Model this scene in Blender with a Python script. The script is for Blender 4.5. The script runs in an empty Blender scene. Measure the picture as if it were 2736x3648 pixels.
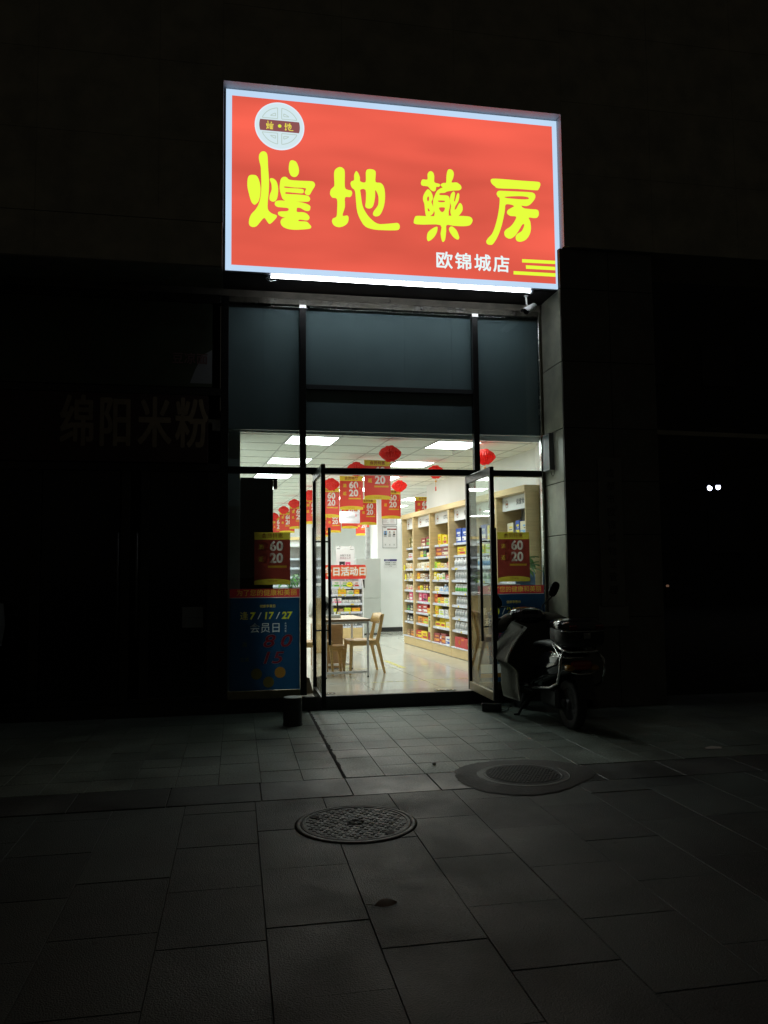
import bpy, math, random
from mathutils import Vector, Matrix
from mathutils.geometry import tessellate_polygon
random.seed(7)
R = math.radians
S = bpy.context.scene

# ------------------------------------------------------------------ camera, sky, exposure
cam_data = bpy.data.cameras.new('camera')
cam = bpy.data.objects.new('camera', cam_data)
S.collection.objects.link(cam)
S.camera = cam
cam_data.sensor_fit = 'VERTICAL'
cam_data.sensor_height = 24.0
cam_data.lens = 18.719
cam_data.clip_start = 0.05
cam_data.clip_end = 2000
yaw, pitch, roll = R(10.554), R(4.336), R(-0.567)
fw = Vector((math.sin(yaw)*math.cos(pitch), math.cos(yaw)*math.cos(pitch), math.sin(pitch)))
rt = Vector((math.cos(yaw), -math.sin(yaw), 0))
up = rt.cross(fw)
cr, sr = math.cos(roll), math.sin(roll)
r2, u2 = cr*rt + sr*up, -sr*rt + cr*up
cam.matrix_world = Matrix(((r2.x, u2.x, -fw.x, 0), (r2.y, u2.y, -fw.y, -8.9015), (r2.z, u2.z, -fw.z, 1.5), (0, 0, 0, 1)))

W = bpy.data.worlds.new('World')
S.world = W
W.use_nodes = True
wn = W.node_tree
bg = wn.nodes['Background']
bg.inputs[0].default_value = (1.0, 0.93, 0.72, 1)
bg.inputs[1].default_value = 0.0115
S.view_settings.view_transform = 'Standard'
S.view_settings.look = 'None'
S.view_settings.exposure = 0
S.view_settings.gamma = 1
S.render.engine = 'CYCLES'
S.cycles.max_bounces = 10
S.cycles.diffuse_bounces = 8
S.cycles.glossy_bounces = 5
S.cycles.transparent_max_bounces = 24
S.cycles.transmission_bounces = 6
S.cycles.caustics_reflective = False
S.cycles.caustics_refractive = False
S.cycles.sample_clamp_indirect = 8
S.cycles.use_denoising = True
try:
    S.cycles.denoiser = 'OPENIMAGEDENOISE'
except Exception:
    pass

IA = R(4.756)                      # the shop interior is turned this much against its front
def I(x, y, z=0.15):
    return Vector((x*math.cos(IA) - y*math.sin(IA), x*math.sin(IA) + y*math.cos(IA), z))

# ------------------------------------------------------------------ materials
def srgb(r, g, b):
    f = lambda c: c/12.92 if c <= 0.04045 else ((c+0.055)/1.055)**2.4
    return (f(r/255), f(g/255), f(b/255), 1)
MATS = {}
def mat(name, col, rough=0.5, metal=0.0, spec=0.5, noise=0.0, scale=8.0, bump=0.0, bscale=60.0, coat=0.0, stretch=None):
    if name in MATS: return MATS[name]
    m = bpy.data.materials.new(name); m.use_nodes = True
    nt = m.node_tree; p = nt.nodes['Principled BSDF']
    if len(col) == 3: col = (*col, 1)
    p.inputs['Base Color'].default_value = col
    p.inputs['Roughness'].default_value = rough
    p.inputs['Metallic'].default_value = metal
    p.inputs['Specular IOR Level'].default_value = spec
    p.inputs['Coat Weight'].default_value = coat
    if noise or bump:
        tc = nt.nodes.new('ShaderNodeTexCoord')
        src = tc.outputs['Object']
        if stretch:
            mp = nt.nodes.new('ShaderNodeMapping'); mp.inputs['Scale'].default_value = stretch
            nt.links.new(src, mp.inputs[0]); src = mp.outputs[0]
    if noise:
        n = nt.nodes.new('ShaderNodeTexNoise'); n.inputs['Scale'].default_value = scale; n.inputs['Detail'].default_value = 6
        nt.links.new(src, n.inputs['Vector'])
        mr = nt.nodes.new('ShaderNodeMapRange')
        mr.inputs['From Min'].default_value = .3; mr.inputs['From Max'].default_value = .7
        mr.inputs['To Min'].default_value = 1-noise; mr.inputs['To Max'].default_value = 1+noise
        nt.links.new(n.outputs['Fac'], mr.inputs['Value'])
        mx = nt.nodes.new('ShaderNodeMix'); mx.data_type = 'RGBA'; mx.blend_type = 'MULTIPLY'; mx.inputs[0].default_value = 1
        mx.inputs[6].default_value = col
        nt.links.new(mr.outputs[0], mx.inputs[7]); nt.links.new(mx.outputs[2], p.inputs['Base Color'])
        m2 = nt.nodes.new('ShaderNodeMapRange')
        m2.inputs['From Min'].default_value = .3; m2.inputs['From Max'].default_value = .7
        m2.inputs['To Min'].default_value = max(.02, rough-noise*.4); m2.inputs['To Max'].default_value = min(1, rough+noise*.4)
        nt.links.new(n.outputs['Fac'], m2.inputs['Value']); nt.links.new(m2.outputs[0], p.inputs['Roughness'])
    if bump:
        n = nt.nodes.new('ShaderNodeTexNoise'); n.inputs['Scale'].default_value = bscale; n.inputs['Detail'].default_value = 4
        nt.links.new(src, n.inputs['Vector'])
        b = nt.nodes.new('ShaderNodeBump'); b.inputs['Strength'].default_value = bump; b.inputs['Distance'].default_value = .01
        nt.links.new(n.outputs['Fac'], b.inputs['Height']); nt.links.new(b.outputs[0], p.inputs['Normal'])
    MATS[name] = m
    return m
def emis(name, col, strength=1.0, var=0.0, scale=3.0, vscale=(1, 1, 1)):
    if name in MATS: return MATS[name]
    m = bpy.data.materials.new(name); m.use_nodes = True
    nt = m.node_tree; nt.nodes.clear()
    o = nt.nodes.new('ShaderNodeOutputMaterial'); e = nt.nodes.new('ShaderNodeEmission')
    e.inputs[0].default_value = col; e.inputs[1].default_value = strength
    if var:
        tc = nt.nodes.new('ShaderNodeTexCoord'); mp = nt.nodes.new('ShaderNodeMapping'); mp.inputs['Scale'].default_value = vscale
        n = nt.nodes.new('ShaderNodeTexNoise'); n.inputs['Scale'].default_value = scale; n.inputs['Detail'].default_value = 2
        mr = nt.nodes.new('ShaderNodeMapRange'); mr.inputs['From Min'].default_value = .3; mr.inputs['From Max'].default_value = .7
        mr.inputs['To Min'].default_value = strength*(1-var); mr.inputs['To Max'].default_value = strength*(1+var)
        nt.links.new(tc.outputs['Object'], mp.inputs[0]); nt.links.new(mp.outputs[0], n.inputs['Vector'])
        nt.links.new(n.outputs['Fac'], mr.inputs['Value']); nt.links.new(mr.outputs[0], e.inputs[1])
    nt.links.new(e.outputs[0], o.inputs[0])
    MATS[name] = m
    return m
def glass(name='glass', tint=(.93, .97, .95, 1), refl=1.0):
    if name in MATS: return MATS[name]
    m = bpy.data.materials.new(name); m.use_nodes = True
    nt = m.node_tree; nt.nodes.clear()
    o = nt.nodes.new('ShaderNodeOutputMaterial'); mx = nt.nodes.new('ShaderNodeMixShader')
    t = nt.nodes.new('ShaderNodeBsdfTransparent'); t.inputs[0].default_value = tint
    g = nt.nodes.new('ShaderNodeBsdfGlossy'); g.inputs['Roughness'].default_value = 0.0
    lw = nt.nodes.new('ShaderNodeLayerWeight'); lw.inputs[0].default_value = .5      # same on both sides of a pane
    pw = nt.nodes.new('ShaderNodeMath'); pw.operation = 'POWER'; pw.inputs[1].default_value = 5
    ml = nt.nodes.new('ShaderNodeMath'); ml.operation = 'MULTIPLY_ADD'; ml.inputs[1].default_value = .96*refl; ml.inputs[2].default_value = .04*refl
    nt.links.new(lw.outputs['Facing'], pw.inputs[0]); nt.links.new(pw.outputs[0], ml.inputs[0]); nt.links.new(ml.outputs[0], mx.inputs[0])
    nt.links.new(t.outputs[0], mx.inputs[1]); nt.links.new(g.outputs[0], mx.inputs[2]); nt.links.new(mx.outputs[0], o.inputs[0])
    MATS[name] = m
    return m
def film(name, col, trans=.45, rough=.4):
    """printed vinyl or paper: diffuse plus light coming through"""
    if name in MATS: return MATS[name]
    m = bpy.data.materials.new(name); m.use_nodes = True
    nt = m.node_tree; nt.nodes.clear()
    if len(col) == 3: col = (*col, 1)
    o = nt.nodes.new('ShaderNodeOutputMaterial'); mx = nt.nodes.new('ShaderNodeMixShader'); mx.inputs[0].default_value = trans
    d = nt.nodes.new('ShaderNodeBsdfDiffuse'); d.inputs[0].default_value = col
    t = nt.nodes.new('ShaderNodeBsdfTranslucent'); t.inputs[0].default_value = col
    nt.links.new(d.outputs[0], mx.inputs[1]); nt.links.new(t.outputs[0], mx.inputs[2])
    m2 = nt.nodes.new('ShaderNodeMixShader'); m2.inputs[0].default_value = .04
    g = nt.nodes.new('ShaderNodeBsdfGlossy'); g.inputs['Roughness'].default_value = rough
    nt.links.new(mx.outputs[0], m2.inputs[1]); nt.links.new(g.outputs[0], m2.inputs[2]); nt.links.new(m2.outputs[0], o.inputs[0])
    MATS[name] = m
    return m

# ------------------------------------------------------------------ mesh builder
class MB:
    def __init__(s): s.v = []; s.f = []; s.m = []; s.mats = []; s.sm = []
    def mi(s, m):
        if m not in s.mats: s.mats.append(m)
        return s.mats.index(m)
    def add(s, vs, fs, m, smooth=False):
        b = len(s.v); k = s.mi(m)
        s.v += [tuple(v) for v in vs]
        for f in fs: s.f.append(tuple(b+i for i in f)); s.m.append(k); s.sm.append(smooth)
        return s
    def box(s, x0, x1, y0, y1, z0, z1, m, bev=0.0):
        if x0 > x1: x0, x1 = x1, x0
        if y0 > y1: y0, y1 = y1, y0
        if z0 > z1: z0, z1 = z1, z0
        bev = min(bev, (x1-x0)*.45, (y1-y0)*.45, (z1-z0)*.45)
        if bev <= 0:
            vs = [(x, y, z) for x in (x0, x1) for y in (y0, y1) for z in (z0, z1)]
            fs = [(0, 1, 3, 2), (4, 6, 7, 5), (0, 4, 5, 1), (2, 3, 7, 6), (0, 2, 6, 4), (1, 5, 7, 3)]
            return s.add(vs, fs, m)
        c = [((x0+x1)/2), ((y0+y1)/2), ((z0+z1)/2)]; h = [(x1-x0)/2, (y1-y0)/2, (z1-z0)/2]
        vs = []; idx = {}
        for sx in (-1, 1):
            for sy in (-1, 1):
                for sz in (-1, 1):
                    sg = (sx, sy, sz)
                    for ax in range(3):
                        p = [c[i] + sg[i]*(h[i] - (0 if i == ax else bev)) for i in range(3)]
                        idx[(sx, sy, sz, ax)] = len(vs); vs.append(p)
        fs = []
        for ax in range(3):
            a, b = [i for i in range(3) if i != ax]
            for sg in (-1, 1):
                q = []
                for (sa, sb) in ((-1, -1), (1, -1), (1, 1), (-1, 1)):
                    k = [0, 0, 0]; k[ax] = sg; k[a] = sa; k[b] = sb
                    q.append(idx[(*k, ax)])
                fs.append(q)
            for sa in (-1, 1):           # edges running along ax
                for sb in (-1, 1):
                    q = []
                    for (se, w) in ((-1, a), (1, a), (1, b), (-1, b)):
                        k = [0, 0, 0]; k[ax] = se; k[a] = sa; k[b] = sb
                        q.append(idx[(*k, w)])
                    fs.append(q)
        for sx in (-1, 1):
            for sy in (-1, 1):
                for sz in (-1, 1):
                    fs.append([idx[(sx, sy, sz, i)] for i in range(3)])
        return s.add(vs, fs, m)
    def tube(s, pts, r, m, n=8, cap=True, closed=False):
        pts = [Vector(p) for p in pts]; N = len(pts)
        rs = r if isinstance(r, (list, tuple)) else [r]*N
        vs = []; prev = None
        for i, p in enumerate(pts):
            if closed: d = pts[(i+1) % N]-pts[i-1]
            else: d = pts[min(i+1, N-1)]-pts[max(i-1, 0)]
            d.normalize()
            if prev is None:
                a = Vector((0, 0, 1)) if abs(d.z) < .9 else Vector((1, 0, 0))
                u = d.cross(a).normalized()
            else:
                u = (prev - d*prev.dot(d)).normalized()
            prev = u; w = d.cross(u)
            for k in range(n):
                t = 2*math.pi*k/n
                vs.append(p + (u*math.cos(t)+w*math.sin(t))*rs[i])
        fs = []
        for i in range(N if closed else N-1):
            for k in range(n):
                j = (i+1) % N
                fs.append((i*n+k, i*n+(k+1) % n, j*n+(k+1) % n, j*n+k))
        s.add(vs, fs, m, True)
        if cap and not closed:
            b = len(s.v) - len(vs); kk = s.mi(m)
            s.f.append(tuple(b+k for k in range(n))[::-1]); s.m.append(kk); s.sm.append(False)
            s.f.append(tuple(b+(N-1)*n+k for k in range(n))); s.m.append(kk); s.sm.append(False)
        return s
    def lathe(s, prof, m, n=24, c=(0, 0, 0), axis='z', smooth=True):
        vs = []; fs = []
        for (r, z) in prof:
            for k in range(n):
                t = 2*math.pi*k/n
                q = (r*math.cos(t), r*math.sin(t), z)
                if axis == 'x': q = (q[2], q[0], q[1])
                if axis == 'y': q = (q[0], q[2], q[1])
                vs.append((q[0]+c[0], q[1]+c[1], q[2]+c[2]))
        for i in range(len(prof)-1):
            for k in range(n):
                fs.append((i*n+k, i*n+(k+1) % n, (i+1)*n+(k+1) % n, (i+1)*n+k))
        if prof[0][0] > 1e-6: fs.append(tuple(range(n))[::-1])
        if prof[-1][0] > 1e-6: fs.append(tuple((len(prof)-1)*n+k for k in range(n)))
        return s.add(vs, fs, m, smooth)
    def poly(s, rings, fn, m, thick=0.0):
        """rings: outer + holes as 2-D points, fn(x, y, d) -> 3-D point at depth d"""
        tris = tessellate_polygon([[Vector((p[0], p[1], 0)) for p in r] for r in rings])
        flat = [p for r in rings for p in r]
        s.add([fn(p[0], p[1], thick) for p in flat], tris, m)
        if thick:
            s.add([fn(p[0], p[1], 0) for p in flat], tris, m)
            for r in rings:
                n = len(r)
                s.add([fn(p[0], p[1], 0) for p in r]+[fn(p[0], p[1], thick) for p in r],
                      [(i, (i+1) % n, n+(i+1) % n, n+i) for i in range(n)], m)
        return s
    def text(s, body, fn, m, size=.1, bold=0.0, align='CENTER', mirror=False, sx=1.0, shear=0.0):
        k = -sx if mirror else sx
        if bold and any(ord(c) > 0x2E80 for c in body):      # thicken dense characters with shifted layers, each a hair behind
            vs, fs = text_mesh(body, size, 0, align, shear)
            nn = 4 if bold < .0016 else 8
            o_, ex, ey = (Vector(fn(*q, 0)) for q in ((0, 0), (1, 0), (0, 1))); back = -(ex-o_).cross(ey-o_)*.00003
            for q in range(nn):
                an = 2*math.pi*q/nn+.39
                s.add([Vector(fn(x*k+bold*math.cos(an), y+bold*math.sin(an), 0))+back*(q+1) for x, y in vs], fs, m)
            return s.add([fn(x*k, y, 0) for x, y in vs], fs, m)
        vs, fs = text_mesh(body, size, bold, align, shear)
        return s.add([fn(x*k, y, 0) for x, y in vs], fs, m)
    def build(s, name, parent=None, loc=None, rotz=0.0, bevel=0.0):
        me = bpy.data.meshes.new(name)
        me.from_pydata(s.v, [], s.f)
        for m in s.mats: me.materials.append(m)
        me.polygons.foreach_set('material_index', s.m)
        me.polygons.foreach_set('use_smooth', s.sm)
        me.update()
        o = bpy.data.objects.new(name, me)
        S.collection.objects.link(o)
        if parent: o.parent = parent
        if loc is not None: o.location = loc
        o.rotation_euler[2] = rotz
        return o
_tc = {}
def text_mesh(body, size, bold, align, shear=0.0):
    key = (body, round(size, 4), round(bold, 5), align, shear)
    if key in _tc: return _tc[key]
    cu = bpy.data.curves.new('t', 'FONT')
    cu.body = body; cu.size = size; cu.offset = bold; cu.align_x = align; cu.align_y = 'CENTER'
    cu.resolution_u = 3; cu.fill_mode = 'FRONT'; cu.shear = shear
    ob = bpy.data.objects.new('t', cu)
    tmp = bpy.data.scenes.get('tmp') or bpy.data.scenes.new('tmp')
    tmp.collection.objects.link(ob)
    dg = tmp.view_layers[0].depsgraph if hasattr(tmp.view_layers[0], 'depsgraph') else None
    me = ob.to_mesh()
    vs = [(v.co.x, v.co.y) for v in me.vertices]; fs = [tuple(p.vertices) for p in me.polygons]
    ob.to_mesh_clear()
    bpy.data.objects.remove(ob); bpy.data.curves.remove(cu)
    _tc[key] = (vs, fs)
    return _tc[key]
def inside(p, ring):
    c = False; n = len(ring)
    for i in range(n):
        (x0, y0), (x1, y1) = ring[i], ring[i-1]
        if (y0 > p[1]) != (y1 > p[1]) and p[0] < (x1-x0)*(p[1]-y0)/(y1-y0)+x0: c = not c
    return c
def outlines(body, size, bold=0.0, shear=0.0, sx=1.0):
    """closed outlines of a text as (ring, depth) with depth 0 outside, 1 counter, ..."""
    vs, fs = text_mesh(body, size, bold, 'CENTER', shear)
    key = lambda v: (round(v[0], 5), round(v[1], 5))
    ids = {}; mp = [ids.setdefault(key(v), len(ids)) for v in vs]; pos = {i: k for k, i in ids.items()}
    cnt = {}
    for f in fs:
        g = [mp[i] for i in f]
        for a_, b_ in zip(g, g[1:]+g[:1]):
            if a_ != b_: cnt[(min(a_, b_), max(a_, b_))] = cnt.get((min(a_, b_), max(a_, b_)), 0)+1
    nb = {}
    for (a_, b_), c in cnt.items():
        if c == 1: nb.setdefault(a_, []).append(b_); nb.setdefault(b_, []).append(a_)
    rings = []; used_ = set()
    for s0 in nb:
        if s0 in used_: continue
        loop = [s0]; used_.add(s0); cur = s0
        while True:
            nx = [q for q in nb[cur] if q not in used_]
            if not nx: break
            cur = nx[0]; used_.add(cur); loop.append(cur)
        if len(loop) > 2: rings.append([(pos[i][0]*sx, pos[i][1]) for i in loop])
    return [(r, sum(inside(r[0], q) for q in rings if q is not r)) for r in rings]
def ring_area(r): return abs(sum(r[i-1][0]*r[i][1]-r[i][0]*r[i-1][1] for i in range(len(r))))/2
def cuts_clean(rs):
    """can these outlines be cut out of a rectangle together?"""
    xs_ = [p[0] for r in rs for p in r]; ys_ = [p[1] for r in rs for p in r]
    x0, x1, y0, y1 = min(xs_)-.01, max(xs_)+.01, min(ys_)-.01, max(ys_)+.01
    loops = [[(x0, y0), (x1, y0), (x1, y1), (x0, y1)]]+list(rs); flat = [p for r in loops for p in r]
    ar = sum(abs((flat[b][0]-flat[a][0])*(flat[c][1]-flat[a][1])-(flat[c][0]-flat[a][0])*(flat[b][1]-flat[a][1]))/2
             for a, b, c in tessellate_polygon([[Vector((p[0], p[1], 0)) for p in r] for r in loops]))
    want = (x1-x0)*(y1-y0)-sum(ring_area(r) for r in rs)
    return abs(ar-want) < .004*(x1-x0)*(y1-y0)
class Sheet:
    """a printed sheet: coloured shapes cut into the ground colour, all in one plane"""
    def __init__(s, outer, ground): s.outer = outer; s.ground = ground; s.items = []
    def text(s, body, cx, cy, m, size, bold=0.0, shear=0.0, sx=1.0):
        for r, d in outlines(body, size, bold, shear, sx): s.items.append(([(x+cx, y+cy) for x, y in r], d, m))
    def shape(s, ring, m): s.items.append((ring, 0, m))
    def into(s, mb_ground, mb_print, fn):
        g = lambda x, y, d: fn(x, y)
        tops = [r for r, d, m in s.items if d == 0]; bad = set()
        bb = [(min(p[0] for p in r), max(p[0] for p in r), min(p[1] for p in r), max(p[1] for p in r)) for r in tops]
        for i in range(len(tops)):
            if not cuts_clean([tops[i]]): bad.add(i)
            for j in range(i):
                if bb[i][0] < bb[j][1] and bb[j][0] < bb[i][1] and bb[i][2] < bb[j][3] and bb[j][2] < bb[i][3] and not cuts_clean([tops[i], tops[j]]): bad.update((i, j))
        holes = [r for i, r in enumerate(tops) if i not in bad]
        mb_ground.poly([s.outer]+holes, g, s.ground)
        o0, e1, e2 = (Vector(fn(*q)) for q in ((0, 0), (1, 0), (0, 1))); front = (e1-o0).cross(e2-o0)
        lift = {id(tops[i][0]): front*(.0008+.0001*(n_ % 7)) for n_, i in enumerate(sorted(bad))}
        for r, d, m in s.items:
            if d == 1: mb_ground.poly([r], g, s.ground)
        for r, d, m in s.items:
            if d % 2 == 0:
                inner = [q for q, e, mm in s.items if e == d+1 and mm is m and inside(q[0], r)]
                l_ = lift.get(id(r[0]))
                mb_print.poly([r]+inner, g if l_ is None else (lambda x, y, d, l_=l_: Vector(fn(x, y))+l_), m)
def smooth_ring(pts, k=3):
    n = len(pts); out = []
    for i in range(n):
        p0, p1, p2, p3 = pts[i-1], pts[i], pts[(i+1) % n], pts[(i+2) % n]
        for j in range(k):
            t = j/k
            out.append(tuple(.5*((2*p1[c])+(-p0[c]+p2[c])*t+(2*p0[c]-5*p1[c]+4*p2[c]-p3[c])*t*t+(-p0[c]+3*p1[c]-3*p2[c]+p3[c])*t*t*t) for c in (0, 1)))
    return out

def tag(o, label=None, cat=None, group=None, kind=None):
    if label: o['label'] = label
    if cat: o['category'] = cat
    if group: o['group'] = group
    if kind: o['kind'] = kind
    return o
def thing(name, label, cat, loc=(0, 0, 0), rotz=0.0, group=None):
    o = bpy.data.objects.new(name, None)
    o.empty_display_size = .1
    S.collection.objects.link(o); o.location = loc; o.rotation_euler[2] = rotz
    return tag(o, label, cat, group)
def dup(root, loc, rotz=None, label=None):
    def cp(o, par):
        c = o.copy(); S.collection.objects.link(c)
        if par: c.parent = par
        for ch in list(o.children): cp(ch, c)
        return c
    c = cp(root, None); c.location = loc
    if rotz is not None: c.rotation_euler[2] = rotz
    if label: c['label'] = label
    return c
XZ = lambda y0, x0=0, z0=0: (lambda x, z, d: (x0+x, y0-d, z0+z))      # a sheet facing the street

# palette
black = mat('black_frame', (.012, .012, .013), .35, .3, .5, .15, 20)
steel = mat('stainless', (.55, .55, .52), .22, 1.0, .5, .25, 14)
gold = mat('bronze_trim', (.20, .17, .10), .4, .6, .5, .25, 14)
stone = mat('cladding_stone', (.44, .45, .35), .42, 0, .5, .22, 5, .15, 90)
stone_dark = mat('cladding_dark', (.44, .41, .33), .6, 0, .4, .2, 4, .15, 70)
beamm = mat('beam_render', (.20, .18, .15), .75, 0, .3, .25, 6, .2, 50)
granite = mat('black_granite', (.018, .018, .018), .55, 0, .5, .2, 30)
white = mat('white_paint', (.84, .86, .87), .55, 0, .3, .02, 4)
ceilm = mat('ceiling_board', (.90, .92, .89), .9, 0, .1, .03, 6)
gridm = mat('ceiling_tee', (.50, .51, .51), .5)
wood = mat('maple_wood', (.62, .47, .24), .42, 0, .4, .10, 3, 0, 60, 0, (1, 1, 14))
wood2 = mat('beech_wood', (.58, .38, .15), .38, 0, .4, .16, 5, 0, 60, 0, (3, 3, 16))
wood3 = mat('oak_board', (.36, .23, .12), .5, 0, .4, .14, 5, 0, 60, 0, (2, 2, 18))
tabletop = mat('table_board', (.66, .56, .42), .35, 0, .4, .08, 5, 0, 60, 0, (14, 1, 1))
shelfm = mat('shelf_metal', (.68, .70, .76), .35, .1, .5, .04, 8)
railm = mat('price_rail', (.60, .64, .74), .25, 0, .5, .05, 20)
plain_w = mat('white_plastic', (.75, .76, .77), .35, 0, .5, .03, 8)
greybody = mat('grey_enamel', (.50, .53, .51), .4, 0, .5, .04, 4)
blackp = mat('black_plastic', (.015, .015, .016), .35, 0, .5, .1, 20)
paper = film('paper', (.78, .79, .80, 1), .25)
GL = glass('window_glass', (.90, .94, .93, 1), .85)
GLD = glass('door_glass', (.93, .97, .95, 1), 1.0)
ink = mat('ink', (.03, .03, .035), .6)
# outlines of the four large characters, in mm on the sign face (x, height)
GLYPHS = {'huang':[[[(113,5729),(132,5764),(170,5773),(207,5765),(234,5716),(248,5638),(245,5559),(229,5490),(197,5452),(176,5450),(149,5484),(124,5572),(109,5650)]],[[(231,5988),(245,6026),(277,6046),(310,6032),(324,5985),(329,5872),(339,5725),(337,5612),(327,5498),(325,5418),(338,5386),(370,5360),(422,5341),(408,5306),(349,5246),(316,5277),(289,5309),(251,5267),(209,5213),(166,5199),(131,5219),(128,5269),(149,5332),(197,5392),(230,5456),(249,5537),(258,5662),(253,5808),(250,5876),(234,5943)]],[[(348,5743),(381,5751),(419,5720),(437,5642),(430,5551),(408,5506),(375,5496),(346,5516),(348,5567),(367,5625),(364,5693)]],[[(553,5914),(566,5961),(594,5972),(632,5955),(656,5900),(660,5843),(638,5801),(605,5790),(572,5807),(553,5857)]],[[(455,5700),(466,5752),(495,5778),(528,5775),(555,5752),(621,5748),(720,5751),(797,5754),(825,5742),(835,5709),(808,5661),(780,5607),(758,5597),(731,5609),(724,5631),(734,5674),(610,5672),(511,5676),(511,5657),(654,5660),(704,5655),(713,5636),(698,5614),(610,5613),(522,5614),(515,5603),(522,5590),(632,5592),(742,5589),(775,5572),(780,5544),(758,5525),(698,5520),(621,5514),(698,5506),(753,5491),(783,5470),(777,5430),(752,5420),(719,5426),(681,5446),(643,5448),(637,5431),(640,5397),(697,5399),(741,5388),(772,5356),(769,5327),(741,5314),(675,5318),(653,5307),(664,5295),(741,5296),(768,5276),(793,5244),(774,5223),(697,5209),(609,5200),(533,5206),(479,5233),(462,5276),(479,5311),(517,5326),(479,5334),(441,5354),(437,5380),(468,5390),(522,5396),(546,5407),(544,5435),(479,5439),(424,5443),(400,5469),(413,5499),(457,5511),(511,5514),(484,5538),(466,5588),(454,5644)]]],'di':[[[(1045,5864),(1060,5911),(1105,5941),(1144,5930),(1163,5886),(1162,5724),(1187,5691),(1232,5683),(1243,5650),(1221,5613),(1164,5603),(1162,5494),(1135,5394),(1186,5398),(1202,5370),(1191,5318),(1151,5281),(1095,5263),(1045,5277),(1020,5317),(1029,5352),(1068,5378),(1077,5464),(1075,5579),(1025,5592),(1000,5630),(1008,5677),(1036,5708),(1048,5737)]],[[(1227,5758),(1233,5787),(1265,5807),(1268,5871),(1290,5910),(1313,5887),(1330,5842),(1335,5796),(1394,5795),(1398,5905),(1415,5939),(1461,5946),(1501,5932),(1508,5891),(1505,5804),(1562,5797),(1596,5759),(1610,5679),(1604,5574),(1582,5491),(1547,5430),(1502,5415),(1476,5431),(1480,5466),(1526,5533),(1538,5592),(1533,5661),(1502,5717),(1498,5635),(1480,5541),(1451,5504),(1412,5501),(1389,5522),(1396,5592),(1393,5708),(1336,5706),(1339,5646),(1355,5531),(1389,5453),(1445,5382),(1524,5330),(1615,5334),(1706,5349),(1752,5353),(1772,5325),(1763,5284),(1706,5271),(1569,5264),(1478,5266),(1387,5292),(1332,5368),(1298,5458),(1286,5572),(1275,5687),(1244,5719)]]],'yao':[[[(2022,5844),(2039,5877),(2096,5882),(2099,5947),(2126,5980),(2160,5969),(2174,5925),(2175,5856),(2226,5843),(2242,5828),(2225,5811),(2197,5807),(2188,5766),(2165,5753),(2134,5768),(2101,5805),(2055,5807),(2027,5816)]],[[(2248,5834),(2277,5856),(2311,5865),(2318,5948),(2331,6007),(2354,6023),(2388,6011),(2402,5973),(2392,5920),(2374,5870),(2431,5875),(2477,5847),(2488,5813),(2464,5791),(2396,5781),(2327,5766),(2292,5747),(2238,5738),(2235,5713),(2315,5714),(2346,5688),(2350,5597),(2334,5527),(2322,5472),(2180,5461),(2175,5504),(2160,5560),(2159,5650),(2176,5697),(2202,5756),(2250,5794),(2273,5805)],[(2217,5651),(2291,5655),(2291,5638),(2254,5630),(2217,5634)],[(2227,5570),(2292,5575),(2283,5535),(2258,5516),(2232,5537)]],[[(2042,5652),(2054,5710),(2094,5767),(2128,5750),(2150,5706),(2153,5661),(2137,5626),(2148,5593),(2164,5537),(2152,5491),(2101,5453),(2075,5463),(2063,5530),(2058,5597)],[(2087,5656),(2099,5689),(2112,5681),(2110,5646),(2096,5628)],[(2095,5555),(2114,5539),(2117,5517),(2096,5517)]],[[(2354,5677),(2366,5735),(2395,5766),(2412,5744),(2403,5686),(2398,5655),(2411,5658),(2429,5717),(2443,5750),(2460,5742),(2459,5697),(2445,5650),(2413,5596),(2405,5555),(2426,5571),(2448,5616),(2469,5638),(2490,5619),(2498,5580),(2489,5539),(2442,5485),(2379,5477),(2357,5529),(2366,5598),(2357,5631)]],[[(1934,5390),(1944,5430),(1972,5452),(2107,5458),(2277,5476),(2459,5488),(2574,5488),(2608,5462),(2607,5428),(2578,5391),(2503,5375),(2389,5372),(2309,5374),(2302,5298),(2289,5207),(2270,5177),(2252,5193),(2239,5271),(2239,5369),(2049,5361),(1971,5359),(1937,5368)]],[[(2081,5215),(2093,5272),(2138,5315),(2184,5341),(2203,5336),(2194,5279),(2160,5220),(2108,5177),(2088,5182)]],[[(2337,5329),(2348,5352),(2377,5357),(2422,5318),(2444,5268),(2452,5229),(2431,5216),(2386,5242),(2347,5296)]]],'fang':[[[(2837,5928),(2855,5953),(2978,5959),(3213,5959),(3391,5962),(3427,5948),(3426,5912),(3407,5876),(3377,5864),(3152,5861),(2928,5851),(2888,5869),(2854,5895)]],[[(2904,5783),(2922,5814),(2975,5820),(3151,5826),(3305,5830),(3352,5819),(3366,5785),(3350,5743),(3301,5687),(3253,5666),(3194,5667),(3223,5635),(3311,5630),(3383,5629),(3403,5596),(3392,5549),(3356,5532),(3279,5532),(3296,5484),(3303,5403),(3286,5332),(3244,5272),(3184,5242),(3137,5247),(3120,5281),(3133,5322),(3187,5360),(3217,5408),(3227,5450),(3201,5442),(3164,5382),(3115,5309),(3056,5268),(3003,5284),(2985,5323),(2999,5364),(3059,5409),(3107,5470),(3132,5532),(3062,5536),(3025,5562),(3030,5597),(3076,5629),(3111,5655),(3065,5671),(3006,5662),(2993,5577),(2954,5413),(2905,5283),(2850,5194),(2815,5180),(2781,5189),(2770,5217),(2788,5252),(2841,5313),(2884,5419),(2922,5571),(2940,5723),(2920,5750)],[(3002,5756),(3150,5776),(3244,5779),(3289,5767),(3279,5747),(3208,5738),(3090,5737),(3014,5740)]]]}
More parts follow.
